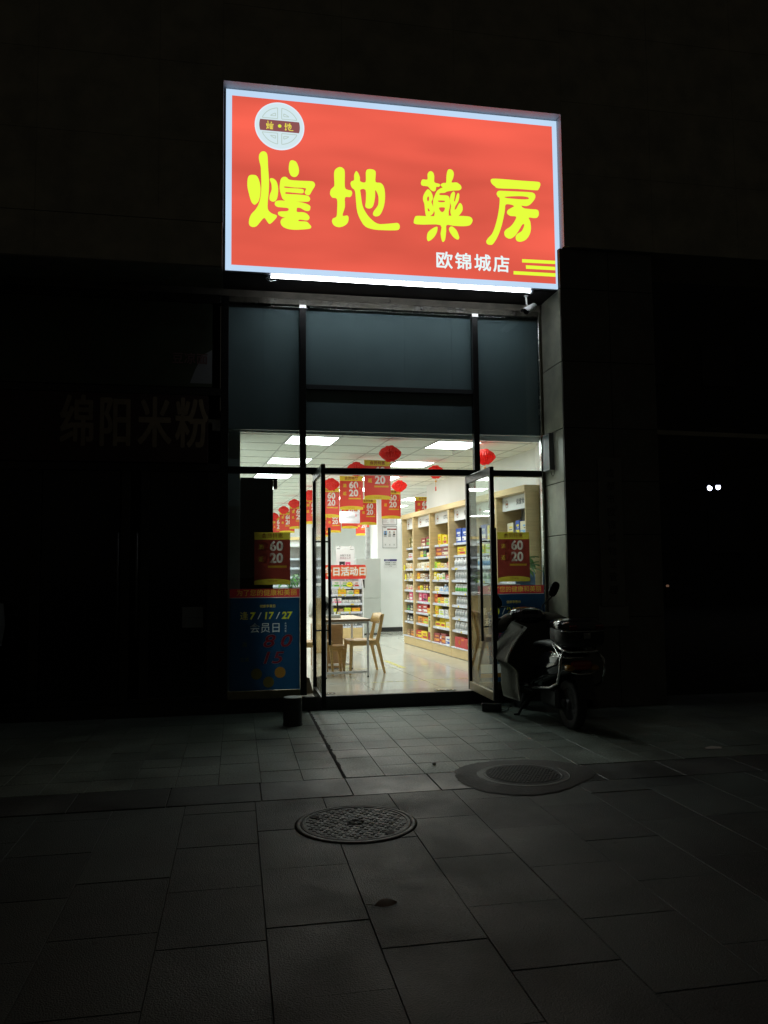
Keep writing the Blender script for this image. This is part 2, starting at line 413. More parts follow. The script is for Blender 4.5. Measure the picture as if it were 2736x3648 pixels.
STRIPES = [[(3.191,5.038),(3.589,5.043),(3.588,5.006),(3.19,5.0)],[(3.234,4.969),(3.587,4.971),(3.586,4.933),(3.235,4.929)],[(3.086,4.892),(3.589,4.896),(3.588,4.856),(3.085,4.854)]]
# ================================================================== ground
# dark sheet reaching the horizon, the laid slabs stand a few mm proud of it
g = MB()
asph = mat('asphalt', (.022, .022, .021), .8, 0, .4, .3, 3, .4, 120)
g.add([(-300, -300, -.012), (300, -300, -.012), (300, 300, -.012), (-300, 300, -.012)], [(0, 1, 2, 3)], asph)
tag(g.build('ground'), kind='structure')

def slab_mat(name, base, var, rough, bump, bsc):
    m = bpy.data.materials.new(name); m.use_nodes = True; nt = m.node_tree; p = nt.nodes['Principled BSDF']
    at = nt.nodes.new('ShaderNodeAttribute'); at.attribute_name = 'tone'; at.attribute_type = 'GEOMETRY'
    tc = nt.nodes.new('ShaderNodeTexCoord')
    n1 = nt.nodes.new('ShaderNodeTexNoise'); n1.inputs['Scale'].default_value = 2.2; n1.inputs['Detail'].default_value = 8; n1.inputs['Roughness'].default_value = .65
    n2 = nt.nodes.new('ShaderNodeTexNoise'); n2.inputs['Scale'].default_value = bsc; n2.inputs['Detail'].default_value = 3
    nt.links.new(tc.outputs['Object'], n1.inputs['Vector']); nt.links.new(tc.outputs['Object'], n2.inputs['Vector'])
    a = nt.nodes.new('ShaderNodeMath'); a.operation = 'MULTIPLY_ADD'; a.inputs[1].default_value = var; a.inputs[2].default_value = 1-var*.5
    nt.links.new(at.outputs['Fac'], a.inputs[0])
    b = nt.nodes.new('ShaderNodeMapRange'); b.inputs['From Min'].default_value = .3; b.inputs['From Max'].default_value = .7; b.inputs['To Min'].default_value = .62; b.inputs['To Max'].default_value = 1.25
    nt.links.new(n1.outputs['Fac'], b.inputs['Value'])
    c = nt.nodes.new('ShaderNodeMapRange'); c.inputs['From Min'].default_value = .3; c.inputs['From Max'].default_value = .7; c.inputs['To Min'].default_value = .55; c.inputs['To Max'].default_value = 1.5
    nt.links.new(n2.outputs['Fac'], c.inputs['Value'])
    vo = nt.nodes.new('ShaderNodeTexVoronoi'); vo.inputs['Scale'].default_value = 3.1; nt.links.new(tc.outputs['Object'], vo.inputs['Vector'])     # trodden gum and oil spots
    sp_ = nt.nodes.new('ShaderNodeMapRange'); sp_.inputs['From Min'].default_value = .035; sp_.inputs['From Max'].default_value = .055; sp_.inputs['To Min'].default_value = .55; sp_.inputs['To Max'].default_value = 1
    nt.links.new(vo.outputs['Distance'], sp_.inputs['Value'])
    n3 = nt.nodes.new('ShaderNodeTexNoise'); n3.inputs['Scale'].default_value = .9; n3.inputs['Detail'].default_value = 3; nt.links.new(tc.outputs['Object'], n3.inputs['Vector'])
    d3 = nt.nodes.new('ShaderNodeMapRange'); d3.inputs['From Min'].default_value = .42; d3.inputs['From Max'].default_value = .6; d3.inputs['To Min'].default_value = .72; d3.inputs['To Max'].default_value = 1.1
    nt.links.new(n3.outputs['Fac'], d3.inputs['Value'])
    s1 = nt.nodes.new('ShaderNodeMath'); s1.operation = 'MULTIPLY'; nt.links.new(sp_.outputs[0], s1.inputs[0]); nt.links.new(d3.outputs[0], s1.inputs[1])
    s2 = nt.nodes.new('ShaderNodeMath'); s2.operation = 'MULTIPLY'; nt.links.new(s1.outputs[0], s2.inputs[0]); nt.links.new(a.outputs[0], s2.inputs[1]); a = s2
    p.inputs['Specular IOR Level'].default_value = .35
    m1 = nt.nodes.new('ShaderNodeMath'); m1.operation = 'MULTIPLY'; nt.links.new(a.outputs[0], m1.inputs[0]); nt.links.new(b.outputs[0], m1.inputs[1])
    m2 = nt.nodes.new('ShaderNodeMath'); m2.operation = 'MULTIPLY'; nt.links.new(m1.outputs[0], m2.inputs[0]); nt.links.new(c.outputs[0], m2.inputs[1])
    mx = nt.nodes.new('ShaderNodeMix'); mx.data_type = 'RGBA'; mx.blend_type = 'MULTIPLY'; mx.inputs[0].default_value = 1; mx.inputs[6].default_value = (*base, 1)
    nt.links.new(m2.outputs[0], mx.inputs[7]); nt.links.new(mx.outputs[2], p.inputs['Base Color'])
    r = nt.nodes.new('ShaderNodeMapRange'); r.inputs['From Min'].default_value = .3; r.inputs['From Max'].default_value = .7; r.inputs['To Min'].default_value = rough-.12; r.inputs['To Max'].default_value = rough+.15
    nt.links.new(n1.outputs['Fac'], r.inputs['Value']); nt.links.new(r.outputs[0], p.inputs['Roughness'])
    bp = nt.nodes.new('ShaderNodeBump'); bp.inputs['Strength'].default_value = bump; bp.inputs['Distance'].default_value = .006
    nt.links.new(n2.outputs['Fac'], bp.inputs['Height']); nt.links.new(bp.outputs[0], p.inputs['Normal'])
    return m
small_m = slab_mat('small_paver', (.140, .172, .150), .30, .52, .35, 70)
big_m = slab_mat('granite_slab', (.042, .056, .051), .6, .55, 1.0, 150)
band_m = slab_mat('band_slab', (.060, .068, .065), .15, .5, .3, 80)
joint_m = mat('joint_dirt', (.032, .035, .032), .95, 0, .2, .3, 20)
class Slabs:
    def __init__(s): s.mb = MB(); s.tone = []
    def slab(s, x0, x1, y0, y1, m, gap=.0012):
        rnd = random.uniform(-.0016, .0016); t = [random.uniform(-.0007, .0007) for _ in range(4)]
        z = 0.0 + rnd; e = .0022
        o = [(x0+gap, y0+gap), (x1-gap, y0+gap), (x1-gap, y1-gap), (x0+gap, y1-gap)]
        i = [(x0+gap+e, y0+gap+e), (x1-gap-e, y0+gap+e), (x1-gap-e, y1-gap-e), (x0+gap+e, y1-gap-e)]
        vs = [(*p, -.012) for p in o]+[(*p, z-.003+t[k]) for k, p in enumerate(o)]+[(*p, z+t[k]) for k, p in enumerate(i)]
        fs = [(8, 9, 10, 11)]+[(k, (k+1) % 4, 4+(k+1) % 4, 4+k) for k in range(4)]+[(4+k, 4+(k+1) % 4, 8+(k+1) % 4, 8+k) for k in range(4)]
        s.mb.add(vs, fs, m); s.tone += [random.random()]*12
    def build(s):
        s.mb.add([(-9, -13, -.008), (13, -13, -.008), (13, .6, -.008), (-9, .6, -.008)], [(0, 1, 2, 3)], joint_m); s.tone += [0]*4
        o = s.mb.build('pavement')
        a = o.data.attributes.new('tone', 'FLOAT', 'POINT'); a.data.foreach_set('value', s.tone)
        return o
sl = Slabs()
xs = [round(.795+.303*k, 3) for k in range(-25, 32)]
ys = [0.0, -.262, -.56, -.86, -1.15, -1.44, -1.73, -2.03, -2.33, -2.63, -2.955]
for a in range(len(xs)-1):
    for b in range(len(ys)-1):
        gx0 = .010 if abs(xs[a]-.795) < .01 else 0
        gx1 = .010 if abs(xs[a+1]-.795) < .01 else 0
        sl.slab(xs[a]+gx0, xs[a+1]-gx1, ys[b+1], ys[b], small_m)
x = -7.2
while x < 11:
    sl.slab(x, x+.61, -3.425, -2.965, band_m); x += .615
for k in range(-17, 25):
    x0 = .58+.447*k
    y = -3.435
    first = {0: .31, 1: .585, 2: .25, -1: .62, -2: .2}.get(k, random.uniform(.15, .65))
    y1 = y-first
    sl.slab(x0, x0+.447, y1, y, big_m)
    while y1 > -12.5:
        L = .62+random.choice((0, 0, .06, -.03))
        sl.slab(x0, x0+.447, y1-L, y1, big_m); y1 -= L
pav = sl.build()
tag(pav, kind='structure')

# crack between the left mullion and the slab band, ragged and open
cr_ = MB(); crm = mat('crack_dirt', (.006, .006, .005), 1.0)
pl = []; pr = []
y = -.22
while y > -2.96:
    w = random.uniform(.006, .019); c0 = .797+random.uniform(-.006, .006)
    pl.append((c0-w, y)); pr.append((c0+w, y)); y -= random.uniform(.02, .06)
cr_.add([(*p, .0045) for p in pl]+[(*p, .0045) for p in pr], [(i, i+1, len(pl)+i+1, len(pl)+i) for i in range(len(pl)-1)], crm)
tag(cr_.build('pavement_crack'), kind='structure')

# ------------------------------------------------------------------ manhole covers
iron = mat('cast_iron', (.060, .066, .062), .6, .35, .5, .3, 14, .3, 60)
iron_d = mat('cast_iron_pit', (.012, .012, .012), .8, .1)
def studs(mb, R0, z, pitch, kind, hole=0):
    n = int(R0/pitch)+2
    for i in range(-n, n+1):
        for j in range(-n, n+1):
            x = i*pitch+(pitch/2 if j % 2 else 0); y = j*pitch*.87
            rr = math.hypot(x, y)
            if rr > R0-.012 or rr < hole: continue
            if kind == 'disc' and (i+j) % 3 == 0:
                for t in (0, 60, 120):      # a small six-armed star
                    cx, sx_ = math.cos(R(t)), math.sin(R(t)); w = .0022; L = pitch*.36
                    mb.add([(x-cx*L-sx_*w, y-sx_*L+cx*w, z), (x-cx*L+sx_*w, y-sx_*L-cx*w, z), (x+cx*L+sx_*w, y+sx_*L-cx*w, z), (x+cx*L-sx_*w, y+sx_*L+cx*w, z),
                            (x-cx*L, y-sx_*L, z+.0028), (x+cx*L, y+sx_*L, z+.0028)], [(0, 4, 5, 3), (1, 2, 5, 4), (0, 1, 4), (2, 3, 5)], iron)
            elif kind == 'disc':
                mb.lathe([(pitch*.40, z), (pitch*.35, z+.0028), (0, z+.0028)], iron, 6, (x, y, 0), smooth=False)
            elif random.random() > .06:
                mb.box(x-pitch*.34, x+pitch*.34, y-pitch*.26, y+pitch*.26, z, z+.0045, iron, .001)
def disc_ring(mb, ri, ro, z0, z1, m, n=72):
    mb.lathe([(ro, z0), (ro-.004, z1), (ri+.004, z1), (ri, z0)], m, n, smooth=False)
mh = thing('manhole_cover', 'near round iron manhole cover with raised studs and a small ringed mark', 'manhole cover', (.718, -4.03, 0))
a = MB(); a.lathe([(.368, .002), (.350, .0075), (.335, .0085), (.332, -.004), (.329, -.004)], iron, 96); a.build('rim', mh)
a = MB(); a.lathe([(.327, .004), (.327, .0075), (.318, .0095), (.309, .0095), (.307, .0055), (0, .0055)], iron, 96, smooth=False)
a.build('cover', mh)
a = MB(); studs(a, .305, .0055, .040, 'disc', .066); a.build('studs', mh)
a = MB(); disc_ring(a, .046, .055, .0055, .0085, iron, 40)
a.poly([[(-.006+.0, -.03), (.006, -.03), (.004, .012), (-.004, .012)]], lambda x, y, d: (x, y, .0056+d), iron, .002)
for q in ((-.022, -.012), (.022, -.012), (-.02, .018), (.02, .018)):
    a.box(q[0]-.012, q[0]+.012, q[1]-.004, q[1]+.004, .0056, .0078, iron)
a.build('emblem', mh)
a = MB()
for q in ((-.235, .155), (.16, -.235)):
    a.lathe([(.030, .0096), (.026, .0100), (.020, .0098), (0, .0098)], iron_d, 20, (q[0], q[1], 0))
a.build('lifting_hole', mh)
mh2 = thing('manhole_cover', 'farther iron manhole cover set in a ragged patch of mortar', 'manhole cover', (2.09, -3.175, 0))
a = MB(); n = 90; ring = []
for k in range(n):
    t = 2*math.pi*k/n
    rr = .50+.035*math.sin(2*t+.5)+.03*math.sin(3*t+1)+random.uniform(-.010, .010)
    ring.append((rr*1.02*math.cos(t), rr*math.sin(t)))
mortar = mat('mortar', (.058, .062, .057), .8, 0, .4, .35, 5, .5, 50)
a.add([(x, y, .0035) for x, y in ring]+[(x*.97, y*.97, .008) for x, y in ring]+[(0, 0, .009)],
      [(k, (k+1) % n, n+(k+1) % n, n+k) for k in range(n)]+[(n+k, n+(k+1) % n, 2*n) for k in range(n)], mortar, True)
a.build('mortar_patch', mh2)
a = MB(); a.lathe([(.330, .0088), (.330, .0098), (.292, .0098), (.292, .0088)], iron, 80, smooth=False); disc_ring(a, .330, .341, .0085, .0108, iron, 80); disc_ring(a, .272, .292, .0085, .0125, iron, 80); a.build('rim', mh2)
a = MB(); a.lathe([(.270, .0095), (.268, .0125), (0, .0125)], iron_d, 80, smooth=False); a.build('cover', mh2)
a = MB(); studs(a, .262, .0125, .027, 'brick', 0); a.build('studs', mh2)

# fallen leaf, paper scrap, pebble
lf = MB(); lm = mat('dry_leaf', (.11, .10, .075), .7, 0, .4, .2, 30)
n = 12; up_ = []; lo = []
for k in range(n+1):
    t = k/n; w = .026*math.sin(math.pi*t)**.8*(1.1-.3*t); zz = .004+.003*math.sin(math.pi*t)
    up_.append((t*.105-.05, w, zz+.010*math.sin(3*t))); lo.append((t*.105-.05, -w, zz-.006))
md = [(t[0], 0, t[2]-.004) for t in up_]
lf.add(up_+md+lo, [(i, i+1, n+2+i, n+1+i) for i in range(n)]+[(n+1+i, n+2+i, 2*n+3+i, 2*n+2+i) for i in range(n)], lm, True)
lf.tube([(-.05, 0, .004), (-.075, .008, .006), (-.088, .02, .004)], .0014, lm, 5)
tag(lf.build('leaf', None, (.675, -5.22, .001), .12), 'dry curled leaf lying on the slabs in the foreground', 'leaf')
ps = MB(); ps.add([(-.07, -.02, .003), (.07, -.026, .003), (.074, .02, .008), (.0, .024, .016), (-.066, .017, .004)], [(0, 1, 2, 3, 4)], mat('scrap_paper', (.5, .5, .47), .8))
tag(ps.build('paper_scrap', None, (3.95, -2.68, .001), -.1), 'small white scrap of paper lying on the dark pavement at right', 'litter')
pb = MB(); pb.lathe([(.0, .002), (.014, .004), (.017, .012), (.010, .020), (0, .022)], mat('pebble', (.25, .25, .23), .8), 7, smooth=False)
tag(pb.build('pebble', None, (1.53, -2.72, 0)), 'small pale pebble left of the mortar patch round the farther manhole', 'pebble')

# ================================================================== pharmacy building: front
B = thing('pharmacy_building', 'stone clad shop building with a tall glass front and open doors', 'building')
# upper cladding: one front with an opening round the sign, lip 12 cm proud of the sign face
a = MB()
def slabbox(x0, x1, z0, z1, y0=-.62, y1=.0, m=stone_dark): a.box(x0, x1, y0, y1, z0, z1, m)
PX = 1.2; pz = [5.172, 5.95, 6.732, 7.6, 8.5, 9.4, 10.3, 11.2, 12.1]
def panels(x0, x1, z0, z1, yf, m, px=1.2, pzz=.86, off=0.0):
    a.box(x0, x1, yf+.003, .25, z0, z1, mat('cladding_joint', (.30, .285, .24), .8))
    zz = z0
    while zz < z1-.05:
        z2 = min(zz+pzz, z1); xx = x0
        while xx < x1-.02:
            x2 = min(xx+px, x1)
            if x1-x2 < .15: x2 = x1
            a.box(xx+.0015, x2-.0015, yf, yf+.03, zz+.0015, z2-.0015, m, .001); xx = x2
        zz = z2
panels(-8.0, -.150, 5.172, 12.2, -.62, stone_dark)
panels(3.658, 4.75, 5.172, 12.2, -.62, stone_dark, 1.1); panels(4.75, 14.0, 5.172, 12.2, -.62, stone_dark, 1.1)
panels(-.150, 3.658, 6.738, 12.2, -.62, stone_dark, 1.27)
panels(-8.0, -.150, 4.704, 5.168, -.62, stone_dark)
a.build('wall', B)
# lips of the sign recess, pale aluminium
lipm = mat('lip_metal', (.42, .46, .50), .5, .2, .5, .1, 5)
a = MB()
a.box(-.150, 3.658, -.628, -.40, 6.728, 6.737, lipm)
a.box(3.650, 3.657, -.628, -.40, 5.172, 6.727, lipm)
a.box(-.1495, -.143, -.628, -.40, 5.172, 6.727, lipm)
a.build('recess_lip', B)
# soffit and beam
a = MB()
a.box(-8.0, -.152, -.615, .05, 4.690, 4.703, beamm)
a.box(-.149, 3.606, -.43, .05, 4.704, 4.72, mat('soffit_board', (.055, .045, .05), .6, 0, .4, .3, 5))
a.build('soffit', B)
a = MB()
a.box(-8.0, 3.606, -.0, .20, 4.60, 4.689, beamm, .004)
a.build('beam', B)
# back of the upper storey behind the sign
a = MB(); a.box(-.149, 3.65, -.40, .2, 4.721, 6.73, stone_dark); a.build('backing_wall', B)
# right pillar, reveal facing the doors lit by the shop
a = MB()
a.box(3.615, 4.75, -.545, .03, 0, 5.17, joint_m); a.box(4.3, 4.75, .031, .6, 0, 5.17, joint_m)
zs = [0, .985, 1.92, 2.46-.02, 3.07, 3.92, 4.70]
zs = [0.0, .98, 1.90, 2.50, 3.10, 3.86, 4.703]
for i in range(len(zs)-1):
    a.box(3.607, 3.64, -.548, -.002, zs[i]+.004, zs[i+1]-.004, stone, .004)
a.build('pillar_reveal', B)
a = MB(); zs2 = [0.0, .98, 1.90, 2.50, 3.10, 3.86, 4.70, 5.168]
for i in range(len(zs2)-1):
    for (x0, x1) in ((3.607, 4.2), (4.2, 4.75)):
        a.box(x0+.003, x1-.003, -.575, -.549, zs2[i]+.003, zs2[i+1]-.003, mat('pillar_stone_shaded', (.13, .125, .11), .6, 0, .4, .2, 4, .15, 70), .003)  # darker copy of the cladding stone, shade of the unlit front in its colour
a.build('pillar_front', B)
a = MB(); a.box(3.575, 3.606, -.0, .05, .15, 4.60, mat('strip_stone', (.18, .16, .11), .6, 0, .4, .2, 6)); a.build('side_strip', B)
# body of the building beyond the frame
a = MB()
a.box(-.16, -.12, .26, 1.2, 0, 4.6, mat('party_wall', (.03, .03, .028), .7))
a.build('party_wall', B)

# window frame
def fr(name, boxes, m=black, bev=.003):
    q = MB()
    for b in boxes: q.box(*b, m, bev)
    return q.build(name, B)
fr('jamb', [(-.17, -.082, -.03, .06, .145, 4.60)])
fr('mullion', [(.703, .775, -.03, .05, 2.682, 4.53)])
fr('mullion', [(2.733, 2.800, -.03, .05, 2.682, 4.53)])
fr('mullion', [(.703, .775, -.03, .05, .17, 2.608)])
fr('mullion', [(2.665, 2.742, -.03, .05, .17, 2.608)])
fr('transom', [(-.082, 3.557, -.032, .055, 2.609, 2.681)])
fr('transom', [(.776, 2.732, -.002, .045, 3.578, 3.632)], mat('grey_bar', (.05, .055, .06), .4, .3))
fr('edge_trim', [(3.557, 3.574, -.02, .04, .15, 4.60)], steel)
# head strip with peeling foil
foil = mat('peeling_foil', (.085, .078, .06), .35, .3, .5, .95, 7, 1.0, 14)
a = MB(); a.box(-.082, 3.556, -.034, .05, 4.531, 4.599, foil, .003); a.build('head_strip', B)
for (x0, x1) in ((.700, .778), (2.730, 2.803)):
    a = MB(); a.box(x0, x1, -.040, -.0345, 4.498, 4.534, mat('bright_cap', (.8, .8, .78), .3, .6)); a.build('bracket', B)
a = MB(); a.box(-.082, .702, -.025, .045, .150, .236, gold, .003); a.build('bottom_rail', B)
a = MB(); a.box(2.743, 3.556, -.025, .045, .150, .236, gold, .003); a.build('bottom_rail', B)
# header boards behind the glass
hb = mat('header_board', (.25, .32, .36), .5, 0, .4, .08, 2)
xx = [-.10, .30, .70, 1.36, 1.93, 2.5, 2.77, 3.575]
for i in range(len(xx)-1):
    a = MB(); a.box(xx[i]+.0004, xx[i+1]-.0004, .056, .10, 3.112, 4.60, hb, .0008); a.build('header_board', B)
# panes
for (x0, x1, z0, z1) in ((-.081, .702, 2.682, 4.53), (.776, 2.732, 3.633, 4.53), (.776, 2.732, 2.682, 3.564), (2.801, 3.556, 2.682, 4.53), (-.081, .702, .237, 2.608), (2.743, 3.556, .237, 2.608)):
    a = MB(); a.box(x0, x1, .002, .010, z0, z1, GL); a.build('window_pane', B)
# doorstep
a = MB(); a.box(-8.0, 3.606, -.018, .30, 0, .148, granite, .004); a.build('doorstep', B)
# door leaves, both swung out square to the front
def door(xc, sgn, label):
    d = MB()
    for (y0, y1) in ((-.925, -.880), (-.045, .0)):
        d.box(xc-.022, xc+.022, y0, y1, .17, 2.600, black, .003)
    d.box(xc-.020, xc+.020, -.880, -.045, 2.515, 2.600, black, .003)
    d.box(xc-.020, xc+.020, -.880, -.045, .17, .262, gold if sgn > 0 else black, .003)
    o = d.build('door', B); o['label'] = label
    q = MB(); q.box(xc-.004, xc+.004, -.880, -.045, .262, 2.515, GLD); q.build('door_glass', o)
    for s in (-1, 1):
        h = MB(); hx = xc+s*.080
        h.tube([(hx, -.75, .772), (hx, -.75, 1.965)], .0155, blackp, 12)
        for z in (.92, 1.821): h.tube([(xc+s*.005, -.75, z), (hx, -.75, z)], .008, blackp, 8)
        h.build('door_handle', o)
door(.866, -1, 'left glass door leaf swung out to the street')
door(2.640, 1, 'right glass door leaf swung out to the street')
a = MB(); a.tube([(.866, -.03, 2.60), (.80, -.01, 2.61)], .008, steel); a.build('hinge_arm', B)

# interior shell as parts of the building (turned with the interior)
def ipart(mb, name): return mb.build(name, B, (0, 0, 0), IA)
a = MB(); a.box(-2.8, -.30, .62, 6.0, 3.2, 3.23, ceilm); a.box(-.299, 4.30, .16, 6.0, 3.2, 3.23, ceilm); a.box(-2.8, 9.0, 6.0, 18.0, 3.2, 3.23, ceilm); a.build('ceiling', B, (0, 0, 0), IA)
a = MB(); t = .64
for k in range(-5, 13):
    x = .75+t*k-.02
    if -2.8 < x < 9: a.box(x-.008, x+.008, .65 if x < -.3 else .2 if x < 4.2 else 6.0, 17.9, 3.1965, 3.2005, gridm)
for k in range(0, 27):
    y = .84+t*k-.02
    a.box(-2.8 if y > .7 else -.3, 4.2 if y < 6 else 9.0, y-.008, y+.008, 3.1955, 3.2004, gridm)
a.build('ceiling_grid', B, (0, 0, 0), IA)
a = MB(); a.box(4.190, 4.30, 1.10, 5.95, .15, 3.2, white); ipart(a, 'side_wall')
a = MB(); q0 = Vector((3.600, .055, 0)); q1 = I(4.188, 1.16, 0); nv = Vector((q1.y-q0.y, q0.x-q1.x, 0)).normalized()*.06
a.add([(p.x, p.y, z) for z in (.15, 3.2) for p in (q0, q1, q1+nv, q0+nv)], [(0, 1, 5, 4), (1, 2, 6, 5), (2, 3, 7, 6), (3, 0, 4, 7), (4, 5, 6, 7)], white); a.build('wall_return', B)
a = MB(); a.box(-.10, .048, .16, .40, .15, 4.60, mat('left_column', (.42, .50, .53), .6, 0, .3, .05, 3)); a.build('inner_column', B)
a = MB(); a.box(-2.9, -2.8, .6, 18, .15, 3.2, white); ipart(a, 'side_wall')
a = MB(); a.box(-2.8, 3.68, 15.95, 16.1, .15, 3.2, white); a.box(3.58, 3.68, 16.1, 18, .15, 3.2, white); a.box(3.68, 9.0, 17.9, 18.0, .15, 3.2, white); ipart(a, 'back_wall')
a = MB(); a.box(8.9, 9.0, 5.9, 18, .15, 3.2, white); a.box(4.3, 9.0, 5.80, 5.90, .15, 3.2, white); ipart(a, 'side_wall')
a = MB(); a.box(3.965, 4.535, 8.90, 9.55, .15, 3.2, white); ipart(a, 'column')
a = MB(); a.box(3.957, 4.543, 8.892, 9.558, .15, .25, mat('black_skirting', (.012, .012, .012), .3)); ipart(a, 'skirting')
# gypsum drop between header board and ceiling
a = MB(); a.box(-.25, 4.0, .14, .155, 3.10, 3.199, white); ipart(a, 'ceiling_edge')
a = MB(); a.box(-2.85, -.1, .60, .65, .15, 3.2, white); ipart(a, 'front_wall')
# roof slab and rear so no night light leaks in
a = MB(); a.box(-3.2, 9.4, .32, 18.3, 3.30, 3.36, stone_dark); ipart(a, 'slab')

# shop floor: polished tiles
def floor_mat():
    m = bpy.data.materials.new('polished_tile'); m.use_nodes = True; nt = m.node_tree; p = nt.nodes['Principled BSDF']
    tc = nt.nodes.new('ShaderNodeTexCoord'); br = nt.nodes.new('ShaderNodeTexBrick')
    br.offset = 0; br.inputs['Color1'].default_value = (.56, .56, .49, 1); br.inputs['Color2'].default_value = (.60, .60, .53, 1)
    br.inputs['Mortar'].default_value = (.22, .21, .18, 1); br.inputs['Scale'].default_value = 1; br.inputs['Mortar Size'].default_value = .0025
    br.inputs['Brick Width'].default_value = .8; br.inputs['Row Height'].default_value = .8
    nt.links.new(tc.outputs['Object'], br.inputs['Vector'])
    n = nt.nodes.new('ShaderNodeTexNoise'); n.inputs['Scale'].default_value = 2.5; n.inputs['Detail'].default_value = 6
    nt.links.new(tc.outputs['Object'], n.inputs['Vector'])
    mr = nt.nodes.new('ShaderNodeMapRange'); mr.inputs['To Min'].default_value = .88; mr.inputs['To Max'].default_value = 1.1
    nt.links.new(n.outputs['Fac'], mr.inputs['Value'])
    mx = nt.nodes.new('ShaderNodeMix'); mx.data_type = 'RGBA'; mx.blend_type = 'MULTIPLY'; mx.inputs[0].default_value = 1
    nt.links.new(br.outputs['Color'], mx.inputs[6]); nt.links.new(mr.outputs[0], mx.inputs[7]); nt.links.new(mx.outputs[2], p.inputs['Base Color'])
    p.inputs['Roughness'].default_value = .09; p.inputs['Specular IOR Level'].default_value = .55
    r = nt.nodes.new('ShaderNodeMapRange'); r.inputs['To Min'].default_value = .04; r.inputs['To Max'].default_value = .18
    nt.links.new(n.outputs['Fac'], r.inputs['Value']); nt.links.new(r.outputs[0], p.inputs['Roughness'])
    return m
a = MB(); a.add([(-.25, .22, .15), (4.25, .06, .15), (4.25, 6, .15), (9, 6, .15), (9, 18, .15), (-2.8, 18, .15), (-2.8, .65, .15), (-.25, .65, .15)], [(0, 1, 2, 3, 4, 5, 6, 7)], floor_mat())
fl = a.build('floor', None, (0, 0, 0), IA); tag(fl, kind='structure')
a = MB(); a.box(-.16, 3.6, .02, .42, .1485, .1496, mat('threshold_stone', (.40, .39, .34), .2, 0, .5, .1, 6)); a.build('threshold', B)
# worn yellow tape on the floor
yt = mat('worn_tape', (.62, .58, .16), .35, 0, .5, .2, 20)
def tape(x0, x1, y0, y1, dashed, label):
    q = MB()
    if dashed:
        L = max(abs(x1-x0), abs(y1-y0)); n = int(L/.035)
        for k in range(n):
            if random.random() < .22: continue
            t0, t1 = k/n, (k+.82)/n
            if abs(x1-x0) > abs(y1-y0): q.box(x0+(x1-x0)*t0, x0+(x1-x0)*t1, y0+random.uniform(0, .008), y1-random.uniform(0, .008), .1505, .1512, yt)
            else: q.box(x0, x1, y0+(y1-y0)*t0, y0+(y1-y0)*t1, .1505, .1512, yt)
    else: q.box(x0, x1, y0, y1, .1505, .1512, yt)
    o = q.build('floor_tape', None, (0, 0, 0), IA); tag(o, label, 'tape')
tape(1.72, 3.25, .765, .80, True, 'broken yellow tape line across the shop floor nearest the doors')
tape(2.50, 2.57, 2.10, 3.10, False, 'short solid yellow tape strip running deeper into the shop')
tape(1.70, 2.50, 2.16, 2.20, True, 'faint yellow tape line behind the table legs')
tape(1.90, 2.60, 4.75, 4.80, True, 'faint far yellow tape line in front of the low shelf stand')

# ================================================================== ceiling lights
lpan = emis('led_panel', (.93, 1.0, .96, 1), 18.5)
lframe = mat('lamp_frame', (.8, .8, .8), .4)
proto = None
ordn = ['first', 'second', 'third', 'fourth', 'fifth', 'sixth', 'seventh', 'eighth', 'ninth']
cols = {-1: 'far left', 0: 'left', 1: 'middle', 2: 'right', 3: 'far right'}
for j in range(8):
    for k in (-1, 0, 1, 2, 3):
        if k >= 2 and j < 4: continue
        if k == 1 and False: continue
        p = I(.75+1.92*k+.30, .84+1.92*j+.30, 3.2)
        lab = 'square ceiling light panel, %s from the shop front in the %s row' % (ordn[j], cols[k])
        if proto is None:
            proto = thing('ceiling_light', lab, 'ceiling light', p, IA, 'square ceiling light panels in the shop')
            q = MB()
            for (x0, x1, y0, y1) in ((-.31, .31, -.31, -.295), (-.31, .31, .295, .31), (-.31, -.295, -.295, .295), (.295, .31, -.295, .295)): q.box(x0, x1, y0, y1, -.009, -.0005, lframe)
            q.build('frame', proto)
            q = MB(); q.add([(-.295, -.295, -.006), (.295, -.295, -.006), (.295, .295, -.006), (-.295, .295, -.006)], [(0, 3, 2, 1)], lpan); q.build('diffuser', proto)
        else: dup(proto, p, None, lab)

# ================================================================== big light-box sign
sg = thing('shop_sign', 'large red backlit shop sign with yellow brush characters and white border', 'shop sign')
signred = emis('sign_red', srgb(231, 94, 76), 1.02, .20, .8, (.55, 1, 2.4))
signwhite = emis('sign_white', srgb(192, 219, 246), 1.0, .03, 2)
signyel = emis('sign_yellow', srgb(230, 255, 62), 1.0)
subwhite = emis('sign_letter_white', srgb(232, 250, 250), 1.0)
a = MB(); a.box(-.121, 3.650, -.490, -.432, 4.712, 6.718, mat('sign_case', (.20, .21, .25), .5)); a.build('case', sg)
a = MB(); a.box(-.056, 3.592, -.502, -.4905, 4.772, 6.648, signred); a.build('face_panel', sg)
a = MB()
for b in ((-.119, -.056, 4.714, 6.716), (3.592, 3.648, 4.714, 6.716), (-.056, 3.592, 4.714, 4.772), (-.056, 3.592, 6.648, 6.716)): a.box(b[0], b[1], -.504, -.4905, b[2], b[3], signwhite)
a.build('border', sg)
SF = lambda x, z, d: (x, -.503-d, z)
for key in ('huang', 'di', 'yao', 'fang'):
    a = MB()
    for stroke in GLYPHS[key]:
        a.poly([smooth_ring([(q[0]/1000, q[1]/1000) for q in ring]) for ring in stroke], SF, signyel, .010)
    o = a.build('character', sg)
for i, c in enumerate('欧锦城店'):
    a = MB(); a.text(c, lambda x, z, d, i=i: (2.275+.223*i+x, -.5065, 4.953-.001*i+z), subwhite, .202, .0042, 'CENTER'); a.build('small_character', sg)
